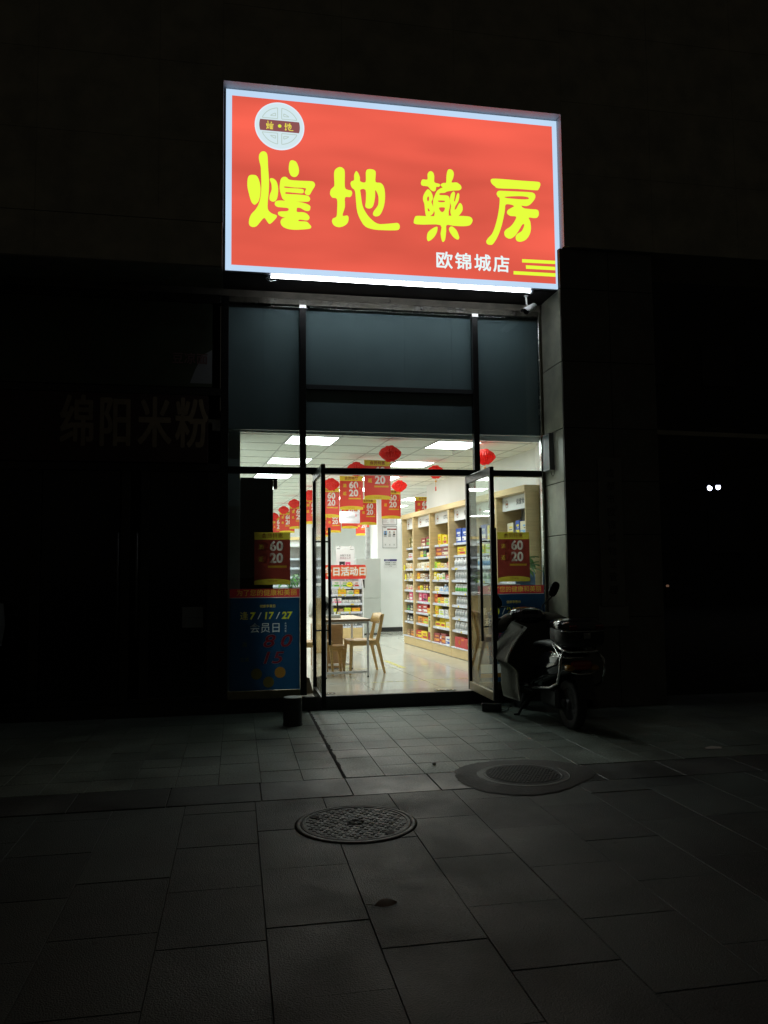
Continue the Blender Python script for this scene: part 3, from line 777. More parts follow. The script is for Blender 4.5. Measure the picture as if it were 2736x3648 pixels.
for st in STRIPES:
    a = MB(); a.poly([st], SF, signyel, .004); a.build('stripe', sg)
# round emblem
lc = (.453, 6.347)
C2 = lambda r, n=64, x0=0, y0=0: [(lc[0]+x0+r*math.cos(2*math.pi*k/n), lc[1]+y0+r*math.sin(2*math.pi*k/n)) for k in range(n)]
emw = emis('emblem_white', srgb(212, 232, 238), 1.0); eml = emis('emblem_line', srgb(186, 204, 196), 1.0); emr = emis('emblem_edge', srgb(226, 240, 252), 1.0)
emb = emis('emblem_brown', srgb(140, 84, 84), 1.0); emy = emis('emblem_gold', srgb(228, 214, 84), 1.0); emy2 = emis('emblem_dot', srgb(220, 238, 70), 1.0)
a = MB(); a.poly([C2(.268)], SF, emr, .004); a.poly([C2(.255)], lambda x, z, d: (x, -.5078, z), emw); lg = a.build('emblem', sg)
LP = lambda x, z, d: (x, -.5088, z)
a = MB()
for s in (1, -1):
    def arc(r, x0, z0):
        pts = []
        for k in range(33):
            t = math.pi*k/32; x = r*math.cos(t); z = r*math.sin(t)
            if z >= z0: pts.append((x, z))
        return pts
    for sd in (1, -1):
        for (r, xi, zi) in ((.205, .022, .082), (.150, .044, .112)):
            o1 = [(x, z) for x, z in arc(r, 0, zi) if x >= xi]
            xe = math.sqrt(max(r*r-zi*zi, 0)); ze = math.sqrt(r*r-xi*xi)
            path = [(xe, zi)]+[q for q in o1 if q[0] < xe]+[(xi, ze), (xi, zi), (xe, zi)]
            w = .0045
            for p, q in zip(path[:-1], path[1:]):
                dx, dz = q[0]-p[0], q[1]-p[1]; L = math.hypot(dx, dz)
                if L < 1e-5: continue
                nx, nz = -dz/L*w, dx/L*w
                quad = [(lc[0]+sd*(c[0]), lc[1]+s*(c[1])) for c in ((p[0]+nx, p[1]+nz), (q[0]+nx, q[1]+nz), (q[0]-nx, q[1]-nz), (p[0]-nx, p[1]-nz))]
                a.add([LP(x, z, 0) for x, z in quad], [(0, 1, 2, 3)], eml)
a.build('lattice', lg)
a = MB(); bw = []
for k in range(9):
    t = -.062+.124*k/8; bw.append((lc[0]-math.sqrt(.219**2-t*t), lc[1]+t))
for k in range(9):
    t = .062-.124*k/8; bw.append((lc[0]+math.sqrt(.219**2-t*t), lc[1]+t))
a.poly([bw], lambda x, z, d: (x, -.5095-d, z), emb, .001); a.build('band', lg)
def mini(key, cx, cz, h, m):
    pts = [q for st in GLYPHS[key] for ring in st for q in ring]
    x0, x1 = min(p[0] for p in pts), max(p[0] for p in pts); z0, z1 = min(p[1] for p in pts), max(p[1] for p in pts)
    s = h/(z1-z0)
    q = MB()
    for st in GLYPHS[key]: q.poly([smooth_ring([(cx+(p[0]-(x0+x1)/2)*s, cz+(p[1]-(z0+z1)/2)*s) for p in ring], 2) for ring in st], lambda x, z, d: (x, -.5112, z), m)
    q.build('character', lg)
mini('huang', lc[0]-.105, lc[1]+.002, .095, emy); mini('di', lc[0]+.10, lc[1]-.002, .085, emy)
a = MB(); a.lathe([(.019, 0), (0, 0)], emy2, 20, (lc[0], -.5112, lc[1]), 'y', False); a.build('dot', lg)

# fluorescent tube under the sign
tb = thing('tube_lamp', 'bright white fluorescent tube running under the red sign', 'lamp', (0, -.45, 4.686))
a = MB(); a.tube([(.36, 0, 0), (3.30, 0, 0)], .0135, emis('tube_light', (.90, .96, 1, 1), 22.0), 12); a.build('tube', tb)
a = MB(); a.box(.33, 3.33, .022, .045, -.004, .010, plain_w)
for x in (.335, 3.30): a.box(x, x+.03, -.018, .030, -.018, .016, plain_w, .004)
a.tube([(.335, 0, -.005), (.31, .0, -.018), (.33, .0, -.045), (.37, 0, -.05), (.42, 0, -.04)], .004, plain_w, 6)
a.build('fitting', tb)
# ================================================================== promotion banners (hang from the ceiling)
bred = film('banner_red', (.74, .075, .045), .3)
byel = film('banner_yellow', (.86, .70, .04), .3)
bwht = film('banner_white', (.80, .78, .74), .2)
bbrn = film('banner_brown', (.34, .06, .03), .1)
bora = film('banner_orange', (.75, .42, .03), .2)
def banner_parts(root, w=.40, h=.575, mats=None, overlay=False, y=0.0):
    R_, Y_, W_, T_, O_ = mats or (bred, byel, bwht, bbrn, bora)
    k = w/.40
    if overlay:
        fn = lambda x, z: (x, y, z)
        n_ = 16; arc_ = [(w/2*math.cos(math.pi*t/n_), -h+.034*k+.030*k*math.sin(math.pi*t/n_)) for t in range(n_+1)]
        pa_ = MB(); pr_ = MB()
        body = Sheet([(-w/2, -.083*k)]+arc_[::-1]+[(w/2, -.083*k)], R_)
        for t, cz in (('满', -.165), ('返', -.300)): body.text(t, -.125*k, (cz-.005)*k, Y_, .062*k)
        for t, cz in (('60', -.160), ('20', -.295)): body.text(t, .045*k, cz*k, W_, .150*k, .0045)
        body.shape([(-.050*k, -.398*k), (.160*k, -.398*k), (.160*k, -.374*k), (-.050*k, -.374*k)], O_)
        body.into(pa_, pr_, fn)
        head = Sheet([(-w/2, -.083*k), (w/2, -.083*k), (w/2, 0), (-w/2, 0)], Y_); head.text('会员特惠', 0, -.042*k, T_, .060*k); head.into(pa_, pr_, fn)
        foot = Sheet([(-w/2, -h), (w/2, -h)]+arc_, Y_); foot.text('为您省钱', 0, -.547*k, T_, .028*k); foot.into(pa_, pr_, fn)
        pa_.build('panel', root); pr_.build('lettering', root)
        bk = MB()
        for t, cx, cz, sz in (('会员特惠', 0, -.042, .060), ('满', -.125, -.170, .062), ('返', -.125, -.305, .062), ('60', .045, -.160, .150), ('20', .045, -.295, .150)):
            bk.text(t, lambda x, z, d, cx=cx, cz=cz: (-cx*k+x, y+.004, cz*k+z), OV2, sz*k, 0, 'CENTER', True)
        bk.build('back_print', root)
        return
    a = MB()
    if False: pass
    else: a.box(-w/2, w/2, y-.0006, y+.0006, -h, 0, R_)
    a.build('panel', root)
    a = MB(); a.add([(-w/2, y-.0016, -.083*k), (w/2, y-.0016, -.083*k), (w/2, y-.0016, 0), (-w/2, y-.0016, 0)], [(0, 1, 2, 3)], Y_)
    a.build('top_band', root); a = MB()
    pts = [(-w/2, -h), (w/2, -h)]+[(w/2*math.cos(math.pi*t/16), -h+.034*k+.030*k*math.sin(math.pi*t/16)) for t in range(17)]
    a.poly([pts], lambda x, z, d: (x, y-.0016, z), Y_)
    a.build('bottom_band', root)
    f = lambda cx, cz: (lambda x, z, d: (cx*k+x, y-.0030-d, cz*k+z))
    a = MB()
    for mir in ((False, True) if overlay else (False,)):
        dd = .0006 if mir else 0
        g = lambda cx, cz, dd=dd, mir=mir: (lambda x, z, d: ((-cx if mir else cx)*k+x, y-.0030+dd, cz*k+z))
        a.text('会员特惠', g(0, -.042), T_, .058*k, .0012, 'CENTER', mir)
        for t, cz in (('满', -.165), ('返', -.300)): a.text(t, g(-.115, cz-.005), Y_, .066*k, .0012, 'CENTER', mir)
        WW = W_ if not mir else (OV2 if overlay else W_)
        for t, cz in (('60', -.160), ('20', -.295)): a.text(t, g(.038, cz), WW, .158*k, .0052, 'CENTER', mir)
        a.text('为您省钱', g(0, -.547), T_ if overlay else O_, .028*k, .0003, 'CENTER', mir)
    a.build('lettering', root)
    a = MB(); a.box(-.050*k, .165*k, y-.0030, y-.0020, -.398*k, -.372*k, O_)
    for cz in (-.205, -.340): a.lathe([(.013*k, 0), (0, 0)], O_, 12, (.148*k, y-.0038, cz*k), 'y', False)
    a.build('price_tag', root)
OV2 = None
bl = [(2.251, 2.39), (2.301, 4.321), (2.301, 6.21), (2.359, 8.30), (2.33, 10.2), (2.36, 12.19), (2.40, 14.2), (3.60, 6.436), (3.64, 8.46), (3.55, 9.95), (3.56, 11.9), (3.70, 14.3), (4.705, 7.7), (4.74, 13.5)]
names = {0: 'nearest red and yellow banner hanging left of centre', 7: 'first red banner of the right row, above the framed notices', 12: 'red banner hanging behind the tall shelves, its lower half hidden', 13: 'small far red banner hanging between the column and the left row'}
proto_b = None
for i, (x, y) in enumerate(bl):
    if i < 7: lab = 'red sixty and twenty banner, %s from the street in the left row' % ordn[i]
    else: lab = names.get(i) or 'red sixty and twenty banner, %s from the street in the right row' % ordn[i-7]
    p = I(x, y, 3.145)
    if proto_b is None:
        proto_b = thing('hanging_banner', lab, 'banner', p, IA, 'promotion banners hanging from the shop ceiling')
        banner_parts(proto_b)
        a = MB()
        for s in (-1, 1): a.tube([(s*.17, 0, -.004), (s*.17, 0, .052)], .0012, plain_w, 5)
        a.build('string', proto_b)
    else: dup(proto_b, p, IA+R(random.uniform(-7, 7)), lab)

# ================================================================== red paper lanterns
lred = film('lantern_red', (.86, .05, .04), .5, .5)
lgold = mat('lantern_gold', (.72, .40, .08), .5)
def lantern():
    t = thing('paper_lantern', 'x', 'lantern', (0, 0, 0), 0, 'red paper lanterns hanging from the shop ceiling')
    a = MB(); n = 48
    prof = [(.030, -.030), (.052, -.034), (.056, -.050), (.085, -.060), (.112, -.082), (.132, -.112), (.136, -.130), (.126, -.155), (.103, -.182), (.080, -.203), (.058, -.214), (.056, -.228), (.030, -.232)]
    vs = []
    for j, (r, z) in enumerate(prof):
        for k in range(n):
            an = 2*math.pi*k/n
            rr = r*(1.0+(.045 if k % 2 else -.045))*(1+.03*math.sin(j*1.7+k))
            vs.append((rr*math.cos(an), rr*math.sin(an), z+.004*math.sin(3*an)))
    a.add(vs, [(i*n+k, i*n+(k+1) % n, (i+1)*n+(k+1) % n, (i+1)*n+k) for i in range(len(prof)-1) for k in range(n)], lred)
    a.build('body', t)
    a = MB(); a.tube([(0, 0, -.03), (.002, 0, .048)], .0015, plain_w, 5); a.build('string', t)
    a = MB(); a.lathe([(0, -.232), (.004, -.235), (.004, -.262), (.016, -.268), (.018, -.282), (.010, -.292), (.003, -.295), (.003, -.36), (.0, -.36)], lgold, 10)
    a.lathe([(.003, -.36), (.009, -.372), (.009, -.43), (.0, -.43)], lred, 8); a.build('tassel', t)
    return t
L0 = lantern(); used = False
ll = [(2.026, .90, 0), (1.95, 2.46, 1), (1.99, 4.50, 2), (1.97, 6.50, 3), (1.97, 8.46, 4), (2.0, 10.3, 5), (2.03, 12.4, 6), (3.338, .92, 7), (3.225, 2.60, 8), (3.237, 4.604, 9), (3.33, 8.35, 10)]
for (x, y, i) in ll:
    lab = ('large dark-centred red lantern nearest the glass, left of the middle light' if i == 0 else
           'red pleated lantern, %s from the street in the left row' % ordn[i] if i < 7 else
           'red pleated lantern right of the right mullion near the white wall' if i == 7 else
           'bright red lantern with long gold tassel, %s of the right row' % ordn[i-7] if i < 10 else 'far small red lantern half behind the banners at right')
    p = I(x, y, 3.15)
    if not used: L0.location = p; L0.rotation_euler[2] = .3; L0['label'] = lab; used = True
    else:
        c = dup(L0, p, random.uniform(0, 6), lab)
        s = random.uniform(.93, 1.03) if i else 1; c.scale = (s, s, s)
L0.scale = (1.03, 1.03, 1.0)
# sprinkler heads
sp = None
for i, (x, y) in enumerate(((3.15, 1.62), (1.45, 4.1), (2.1, 5.6))):
    lab = ['small ceiling sprinkler head between the two nearest right lanterns', 'small ceiling sprinkler head left of the banners', 'small ceiling sprinkler head in front of the far lanterns'][i]
    if sp is None:
        a = MB(); a.lathe([(.022, 0), (.022, -.004), (.006, -.008), (.005, -.035), (.017, -.038), (.017, -.041), (0, -.042)], steel, 14); sp = a.build('sprinkler', None, I(x, y, 3.196))
        tag(sp, lab, 'sprinkler', 'ceiling sprinklers')
    else: dup(sp, I(x, y, 3.196), None, lab)

# ================================================================== tall product shelves on the right
SZ = [1.951, 1.756, 1.556, 1.362, 1.164, .967, .769, .575]
bounds = [(5.19, 5.90), (4.23, 5.19), (3.27, 4.23), (2.31, 3.27), (1.35, 2.31), (.39, 1.35)]
btxt = ['OTC(外', 'OTC(外', 'OTC(处', '保健食品', '保健食品', '保健食品']
cabname = ['farthest', 'second farthest', 'third farthest', 'third nearest', 'second nearest', 'nearest']
logom = mat('logo_brown', (.30, .12, .06), .6)
backm = mat('shelf_back', (.42, .43, .43), .6, 0, .3, .03, 6)
def inB(mb, name, par): return mb.build(name, par)
for b, (y0, y1) in enumerate(bounds):
    W_ = y1-y0; ym = (y0+y1)/2
    t = thing('display_shelf', '%s maple shelf unit along the right wall, stocked with medicines' % cabname[b], 'shelf unit', I(3.66, ym, .15), IA, 'tall maple shelf units along the right wall')
    h = W_/2
    # local axes: x into the shelf (to the wall), y along, z up from the floor
    for s in (-1, 1):
        a = MB(); a.box(.0, .38, s*(h-.001), s*(h-.028), .155, 2.362, wood, .001); a.build('side_panel', t)
    a = MB(); a.box(.372, .385, -h+.03, h-.03, .17, 2.36, backm); a.build('back_panel', t)
    a = MB(); a.box(-.012, .385, -h, h, 2.363, 2.447, wood, .002); a.build('cornice', t)
    a = MB(); a.box(.092, .106, -h+.030, h-.030, 2.168, 2.361, plain_w, .001); hb_ = a.build('header_board', t)
    a = MB(); a.text(btxt[b], lambda x, z, d: (.0905, -x-(.0 if W_ > .8 else .06), 2.262+z), ink, .085, .0006, 'LEFT'); a.build('lettering', hb_)
    a = MB(); cy = h-.18 if W_ > .8 else h-.15
    a.poly([[(cy+.042*math.cos(q*math.pi/12), 2.262+.052*math.sin(q*math.pi/12)) for q in range(24)], [(cy+.034*math.cos(q*math.pi/12), 2.262+.044*math.sin(q*math.pi/12)) for q in range(24)]], lambda x, z, d: (.0905, x, z), logom)
    a.box(.0895, .0915, cy-.036, cy+.036, 2.248, 2.276, logom); a.build('emblem', hb_)
    for i, z in enumerate(SZ):
        xf = .073 if i < 2 else .028
        z -= .15
        a = MB(); a.box(xf+.012, .37, -h+.030, h-.030, z-.010, z+.012, shelfm, .001); so = a.build('shelf_board', t)
        a = MB(); a.box(xf, xf+.011, -h+.030, h-.030, z-.026, z+.010, railm, .002)
        for k in range(random.randint(1, 3)):
            yy = random.uniform(-h+.06, h-.12); a.box(xf-.0015, xf, yy, yy+.05, z-.022, z+.004, plain_w if random.random() < .6 else byel)
        a.build('price_rail', so)
    a = MB(); a.box(.018, .37, -h+.003, h-.003, .008, .150, wood, .004); a.box(.03, .37, -h+.01, h-.01, 0, .008, blackp); a.build('base_drawer', t)
    a = MB(); a.box(.0, .37, -h+.004, h-.004, .152, .172, railm, .003); a.build('base_rail', t)
    a = MB()
    for yy in (-h+.036, h-.046):
        a.box(.355, .368, yy, yy+.010, .2, 2.1, steel)
        for q in range(38): a.box(.352, .3545, yy+.002, yy+.008, .25+q*.048, .27+q*.048, blackp)
    a.build('slotted_rail', t)

# products --------------------------------------------------------------
def pm(name, c, r=.4): return mat('pack_'+name, c, r, 0, .5, .03, 20)
PC = dict(red=pm('red', (.50, .03, .03)), dred=pm('dark_red', (.23, .03, .03)), yellow=pm('yellow', (.80, .62, .02)), tan=pm('tan', (.58, .42, .22)),
          cream=pm('cream', (.72, .66, .50)), white=pm('white', (.76, .76, .76)), orange=pm('orange', (.75, .28, .03)), blue=pm('blue', (.02, .08, .42)),
          green=pm('green', (.10, .42, .05)), pink=pm('pink', (.70, .10, .22)), black=pm('black', (.02, .02, .025)), brown=pm('brown', (.25, .12, .06)),
          olive=pm('olive', (.18, .15, .04)), grey=pm('grey', (.40, .42, .42)), lime=pm('lime', (.50, .68, .05)), lblue=pm('light_blue', (.20, .42, .72)), maroon=pm('maroon', (.30, .05, .05)))
CN = dict(red='red', dred='dark red', yellow='yellow', tan='tan', cream='cream', white='white', orange='orange', blue='blue', green='green', pink='pink', black='black', brown='brown', olive='olive', grey='grey', lime='lime green', lblue='light blue', maroon='maroon')
pcache = {}
def pack_mesh(kind, c1, c2, w, h, d):
    key = (kind, c1, c2, w, h, d)
    if key in pcache: return pcache[key]
    a = MB(); m1 = PC[c1]; m2 = PC[c2]
    # local: faces -x; y along the shelf; base at z=0
    if kind == 'box':
        a.box(0, d, -w/2, w/2, 0, h, m1, .002)
        a.box(-.0008, 0.001, -w*.46, w*.46, h*.12, h*.40, m2)
        rnd = random.Random(sum(ord(ch) for ch in str(key)))
        z = h*.62
        a.box(-.0008, .001, -w*.34, w*rnd.uniform(.1, .36), z, z+h*.13, m2)
        a.box(-.0008, .001, -w*.30, w*rnd.uniform(-.05, .3), z-h*.12, z-h*.07, ink if c1 not in ('black', 'blue') else PC['white'])
        a.box(-.0012, .001, w*.22, w*.40, h*.16, h*.30, m1)
    elif kind == 'bottle':
        r = w/2
        a.lathe([(r*.9, 0), (r, .006), (r, h*.68), (r*.82, h*.78), (r*.55, h*.81), (r*.55, h*.83)], m1, 16, (r, 0, 0))
        a.lathe([(r*.66, h*.83), (r*.66, h), (0, h)], PC['white'], 16, (r, 0, 0), smooth=False)
        a.lathe([(r+.0008, h*.14), (r+.0008, h*.58)], m2, 16, (r, 0, 0))
        a.lathe([(r+.0014, h*.30), (r+.0014, h*.36)], ink, 5, (r, 0, 0))
    elif kind == 'fan':     # open display box with a tilted lid
        a.box(0, d, -w/2, w/2, 0, h*.6, m1, .002)
        a.add([(d*.9, -w/2, h*.6), (d*.9, w/2, h*.6), (d*1.1, w/2, h), (d*1.1, -w/2, h)], [(0, 1, 2, 3)], m1)
        a.box(-.0008, .001, -w*.4, w*.4, h*.15, h*.4, m2)
    elif kind == 'gift':
        a.box(0, d, -w/2, w/2, 0, h, m1, .003)
        a.lathe([(h*.22, 0), (0, 0)], m2, 16, (-.001, 0, h*.5), 'x', False)
        a.box(-.0009, .001, -w*.42, -w*.2, h*.7, h*.86, m2)
    me_o = a.build('medicine_box')
    me = me_o.data; bpy.data.objects.remove(me_o)
    pcache[key] = me
    return me
shelf_names = ['top', 'second', 'third', 'fourth', 'fifth', 'sixth', 'seventh', 'eighth', 'bottom']
def put(kind, c1, c2, w, h, d, x, y, z, label, group, rz=0.0):
    nm = {'box': 'medicine_box', 'bottle': 'pill_bottle', 'fan': 'display_box', 'gift': 'gift_box'}[kind]
    o = bpy.data.objects.new(nm, pack_mesh(kind, c1, c2, w, h, d))
    S.collection.objects.link(o); o.location = I(x, y, z); o.rotation_euler[2] = IA+rz
    if kind in ('box', 'fan'): o.scale = (1, random.uniform(.90, 1.0), random.uniform(.90, 1.06))
    tag(o, label, {'box': 'box', 'bottle': 'bottle', 'fan': 'box', 'gift': 'box'}[kind], group)
    return o
B_ = 'box'; T_ = 'bottle'
# rows per bay from the far end (left in view) to the near end: (kind, c1, c2, width, height)
ST = {
 0: [[(B_, 'olive', 'tan', .13, .19), (B_, 'olive', 'cream', .12, .20), (B_, 'brown', 'tan', .12, .17)],
     [(B_, 'white', 'red', .20, .09), (B_, 'white', 'red', .22, .10)],
     [(B_, 'cream', 'tan', .13, .10), (B_, 'cream', 'tan', .13, .10), (B_, 'cream', 'orange', .13, .10), (B_, 'cream', 'tan', .13, .10)],
     [(B_, 'cream', 'tan', .14, .11), (B_, 'cream', 'orange', .14, .11), (B_, 'yellow', 'cream', .13, .10)],
     [(B_, 'cream', 'pink', .12, .09), (B_, 'cream', 'orange', .12, .09), (B_, 'cream', 'pink', .12, .09), (B_, 'cream', 'orange', .12, .09)],
     [(B_, 'brown', 'cream', .16, .11), (B_, 'pink', 'white', .18, .14)],
     [(B_, 'black', 'green', .15, .12), (B_, 'black', 'cream', .16, .12), (B_, 'black', 'green', .12, .12)],
     [(B_, 'black', 'white', .17, .12), (B_, 'black', 'cream', .17, .11), (B_, 'grey', 'black', .12, .10)],
     [(B_, 'brown', 'tan', .22, .10), (B_, 'brown', 'orange', .22, .11)]],
 1: [[(B_, 'maroon', 'cream', .28, .15), (B_, 'dred', 'green', .22, .16)],
     [(B_, 'tan', 'yellow', .17, .12), (B_, 'black', 'green', .17, .13), (B_, 'cream', 'orange', .22, .08)],
     [(B_, 'cream', 'tan', .10, .09), (B_, 'cream', 'tan', .12, .11), (B_, 'cream', 'white', .14, .11), (B_, 'cream', 'tan', .13, .11), (B_, 'cream', 'orange', .14, .11), (B_, 'cream', 'tan', .13, .10)],
     [(B_, 'orange', 'yellow', .14, .12), (B_, 'cream', 'brown', .14, .10), (B_, 'cream', 'brown', .14, .10), (B_, 'brown', 'grey', .13, .10), (T_, 'white', 'grey', .06, .11), (B_, 'orange', 'white', .10, .09)],
     [(B_, 'orange', 'red', .14, .07), (B_, 'yellow', 'green', .12, .08), (B_, 'brown', 'cream', .12, .10), (B_, 'brown', 'yellow', .12, .11), (T_, 'black', 'grey', .07, .13), (T_, 'white', 'lime', .06, .11)],
     [(B_, 'pink', 'white', .24, .15), (B_, 'pink', 'black', .26, .16), (B_, 'yellow', 'green', .20, .08)],
     [(B_, 'red', 'white', .25, .15), (B_, 'red', 'white', .27, .15), (B_, 'orange', 'yellow', .20, .09)],
     [(B_, 'orange', 'brown', .25, .13), (B_, 'orange', 'lime', .27, .12), (B_, 'yellow', 'red', .20, .11)],
     [(B_, 'red', 'yellow', .29, .14), (B_, 'yellow', 'red', .29, .14), (B_, 'maroon', 'red', .26, .14)]],
 2: [[(B_, 'yellow', 'orange', .24, .17), (B_, 'yellow', 'red', .24, .17), (B_, 'yellow', 'orange', .24, .18)],
     [(B_, 'maroon', 'orange', .27, .16), (B_, 'maroon', 'cream', .30, .16), (B_, 'maroon', 'orange', .22, .15)],
     [(B_, 'lime', 'green', .15, .10), (B_, 'yellow', 'tan', .14, .09), (B_, 'tan', 'yellow', .14, .09), (B_, 'cream', 'tan', .14, .08), (B_, 'red', 'cream', .14, .10)],
     [(B_, 'yellow', 'white', .12, .12), (B_, 'white', 'yellow', .12, .10), (B_, 'white', 'yellow', .12, .10), (B_, 'cream', 'green', .10, .11), (B_, 'red', 'white', .26, .08)],
     [(B_, 'cream', 'yellow', .25, .09), (B_, 'white', 'lblue', .18, .08), (T_, 'lblue', 'white', .06, .12), (B_, 'grey', 'lblue', .16, .09), (T_, 'blue', 'white', .06, .12)],
     [(B_, 'red', 'orange', .18, .17), (B_, 'yellow', 'green', .13, .09), (B_, 'orange', 'yellow', .18, .10), (B_, 'cream', 'lime', .18, .10), (B_, 'white', 'blue', .17, .11)],
     [(B_, 'yellow', 'orange', .19, .15), (B_, 'white', 'lime', .30, .09), (B_, 'white', 'grey', .18, .10), (B_, 'yellow', 'orange', .14, .13)],
     [('fan', 'yellow', 'red', .24, .14), ('fan', 'yellow', 'red', .24, .14), (B_, 'cream', 'yellow', .2, .10)],
     [(B_, 'maroon', 'orange', .27, .16), (T_, 'white', 'red', .06, .12), (B_, 'maroon', 'orange', .25, .17), (B_, 'white', 'blue', .24, .13)]],
 3: [[(B_, 'blue', 'white', .24, .22), (B_, 'blue', 'white', .24, .22), (B_, 'blue', 'yellow', .24, .21)],
     [(B_, 'yellow', 'red', .32, .14), (B_, 'yellow', 'green', .30, .14)],
     [(T_, 'white', 'grey', .10, .15)]*6, [(T_, 'white', 'grey', .085, .15)]*7, [(T_, 'white', 'green', .08, .13)]*7, [(T_, 'white', 'grey', .08, .13)]*7,
     [(T_, 'white', 'grey', .08, .13)]*7, [(T_, 'white', 'grey', .08, .13)]*6, [('gift', 'red', 'orange', .36, .16), ('gift', 'red', 'yellow', .34, .15)]],
 4: [[(B_, 'blue', 'white', .24, .22), (B_, 'yellow', 'white', .24, .20)], [(B_, 'yellow', 'green', .22, .14), (B_, 'lime', 'white', .22, .13), (B_, 'green', 'white', .20, .13)],
     [(T_, 'white', 'lblue', .10, .15)]*5, [(T_, 'white', 'grey', .10, .15)]*5, [(T_, 'white', 'grey', .10, .13)]*5, [(B_, 'cream', 'green', .16, .12)]*4, [(B_, 'white', 'green', .18, .11)]*4,
     [(B_, 'cream', 'tan', .18, .11)]*4, [(B_, 'tan', 'cream', .3, .13)]*2],
 5: [[(B_, 'cream', 'yellow', .26, .20), (B_, 'blue', 'yellow', .14, .20), (B_, 'cream', 'lblue', .26, .20)], [(B_, 'white', 'lime', .24, .14)]*3, [(T_, 'white', 'grey', .10, .15)]*5,
     [(T_, 'white', 'brown', .10, .15)]*4, [(B_, 'white', 'lblue', .2, .12)]*3, [(B_, 'tan', 'cream', .2, .12)]*3, [(B_, 'cream', 'green', .2, .12)]*3, [], []],
}
for b in ST:
    y0, y1 = bounds[b]
    for r, row in enumerate(ST[b]):
        if not row: continue
        tot = sum(i[3] for i in row); free = (y1-y0-.09)-tot; gap = max(.004, min(.03, free/(len(row)+1)))
        y = y1-.05-random.uniform(0, max(0, min(.12, free-gap*len(row))))
        cnt = {}
        for n_, (kind, c1, c2, w, h) in enumerate(row):
            if r < 2: x = 3.66+.092
            elif r < 8: x = 3.66+.048
            else: x = 3.66+.03
            z = (SZ[r]+.0125) if r < 8 else .3225
            y -= w/2
            cnt[(kind, c1)] = cnt.get((kind, c1), 0)+1
            what = {'box': 'carton', 'bottle': 'pill bottle', 'fan': 'open display carton', 'gift': 'gift box'}[kind]
            lab = '%s %s, %s from left, %s shelf of the %s unit' % (CN[c1] + (' and ' + CN[c2] if c2 != c1 else ''), what, ordn[n_], shelf_names[r], cabname[b])
            put(kind, c1, c2, w-.003, h, .07 if kind == 'box' else .08, x+random.uniform(0, .012), y, z, lab, 'medicine packs on the %s shelf unit' % cabname[b], random.uniform(-.11, .11))
            y -= w/2+gap
# price starbursts and a hanging leaflet clipped to the rails
def star(x, y, z, r, label):
    q = MB(); pts = [((r if k % 2 else r*.76)*math.cos(math.pi*k/12), (r if k % 2 else r*.76)*math.sin(math.pi*k/12)) for k in range(24)]
    ym_ = film('star_yellow', (.85, .78, .03), .1)
    q.poly([pts], lambda yy, zz, d: (-d, yy, zz), ym_, .002)
    for k in range(3): q.box(-.0035, -.0022, -r*.5, r*.45, r*(.25-.28*k), r*(.34-.28*k), logom)
    tag(q.build('price_star', None, I(x, y, z), IA), label, 'price tag', 'yellow starburst price tags')
star(3.675, 5.80, 1.59, .055, 'yellow starburst price tag on the third shelf of the farthest unit')
star(3.672, 5.72, 1.41, .060, 'yellow starburst price tag on the fourth shelf of the farthest unit')
star(3.675, 3.86, 1.40, .045, 'yellow starburst price tag on the fourth shelf of the third farthest unit')
q = MB(); q.box(-.001, .001, -.085, .085, -.33, 0, film('leaflet', (.72, .70, .38), .2)); q.box(-.003, -.0015, -.06, .06, -.06, -.03, ink); q.box(-.003, -.0015, -.05, .05, -.25, -.13, PC['olive'])
q.box(-.003, -.0015, -.03, .04, -.11, -.08, PC['green'])
tag(q.build('leaflet', None, I(3.675, 4.33, .80), IA), 'pale yellow leaflet hanging at the right edge of the second farthest shelf unit', 'leaflet')

# ================================================================== notices on the white column
dgrey = mat('frame_line', (.08, .08, .09), .5)
def notice(name, x0, x1, z0, z1, label, build):
    q = thing(name, label, 'notice', I((x0+x1)/2, 8.895, z0), IA)
    w = (x1-x0)/2; h = z1-z0
    a = MB(); a.box(-w, w, -.004, .003, 0, h, plain_w); a.build('panel', q)
    a = MB(); build(a, w, h); a.build('print', q)
def rim(a, w, h):
    for b in ((-w, w, 0, .008), (-w, w, h-.008, h), (-w, -w+.008, .009, h-.009), (w-.008, w, .009, h-.009)): a.box(b[0], b[1], -.008, -.0045, b[2], b[3], dgrey)
def n1(a, w, h):
    rim(a, w, h)
    for s in (-1, 1):
        for k in range(9): a.box(s*w*.5-w*.40, s*w*.5+w*random.uniform(.1, .40), -.0065, -.0045, h*.12+k*h*.085, h*.12+k*h*.085+.008, mat('pale_print', (.45, .38, .38), .6))
def n2(a, w, h):
    rim(a, w, h)
    a.box(-w*.35, w*.92, -.0065, -.0045, h*.83, h*.89, PC['maroon']); a.box(-w*.85, -w*.45, -.0065, -.0045, h*.92, h*.945, ink)
    a.text('员工一览', lambda x, z, d: (w*.3+x, -.0075, h*.86+z), PC['white'], .022)
    for i, cx in enumerate((-w*.60, 0, w*.60)):
        a.box(cx-w*.22, cx+w*.22, -.0065, -.0045, h*.60, h*.78, PC['lblue'] if i == 0 else PC['white'])
        a.lathe([(.017, 0), (0, 0)], mat('skin_print', (.55, .38, .28), .6), 12, (cx, -.0075, h*.71), 'y', False)
        a.box(cx-.026, cx+.026, -.0072, -.0045, h*.60, h*.66, ink if i != 1 else PC['grey'])
        a.lathe([(.019, 0), (0, 0)], ink, 10, (cx, -.0070, h*.728), 'y', False)
        for k in range(3): a.box(cx-w*.2, cx+w*.16, -.0065, -.0045, h*.52+k*.012, h*.52+k*.012+.005, dgrey)
        a.box(cx-.012, cx+.008, -.0065, -.0045, h*.12, h*.19, PC['grey'])
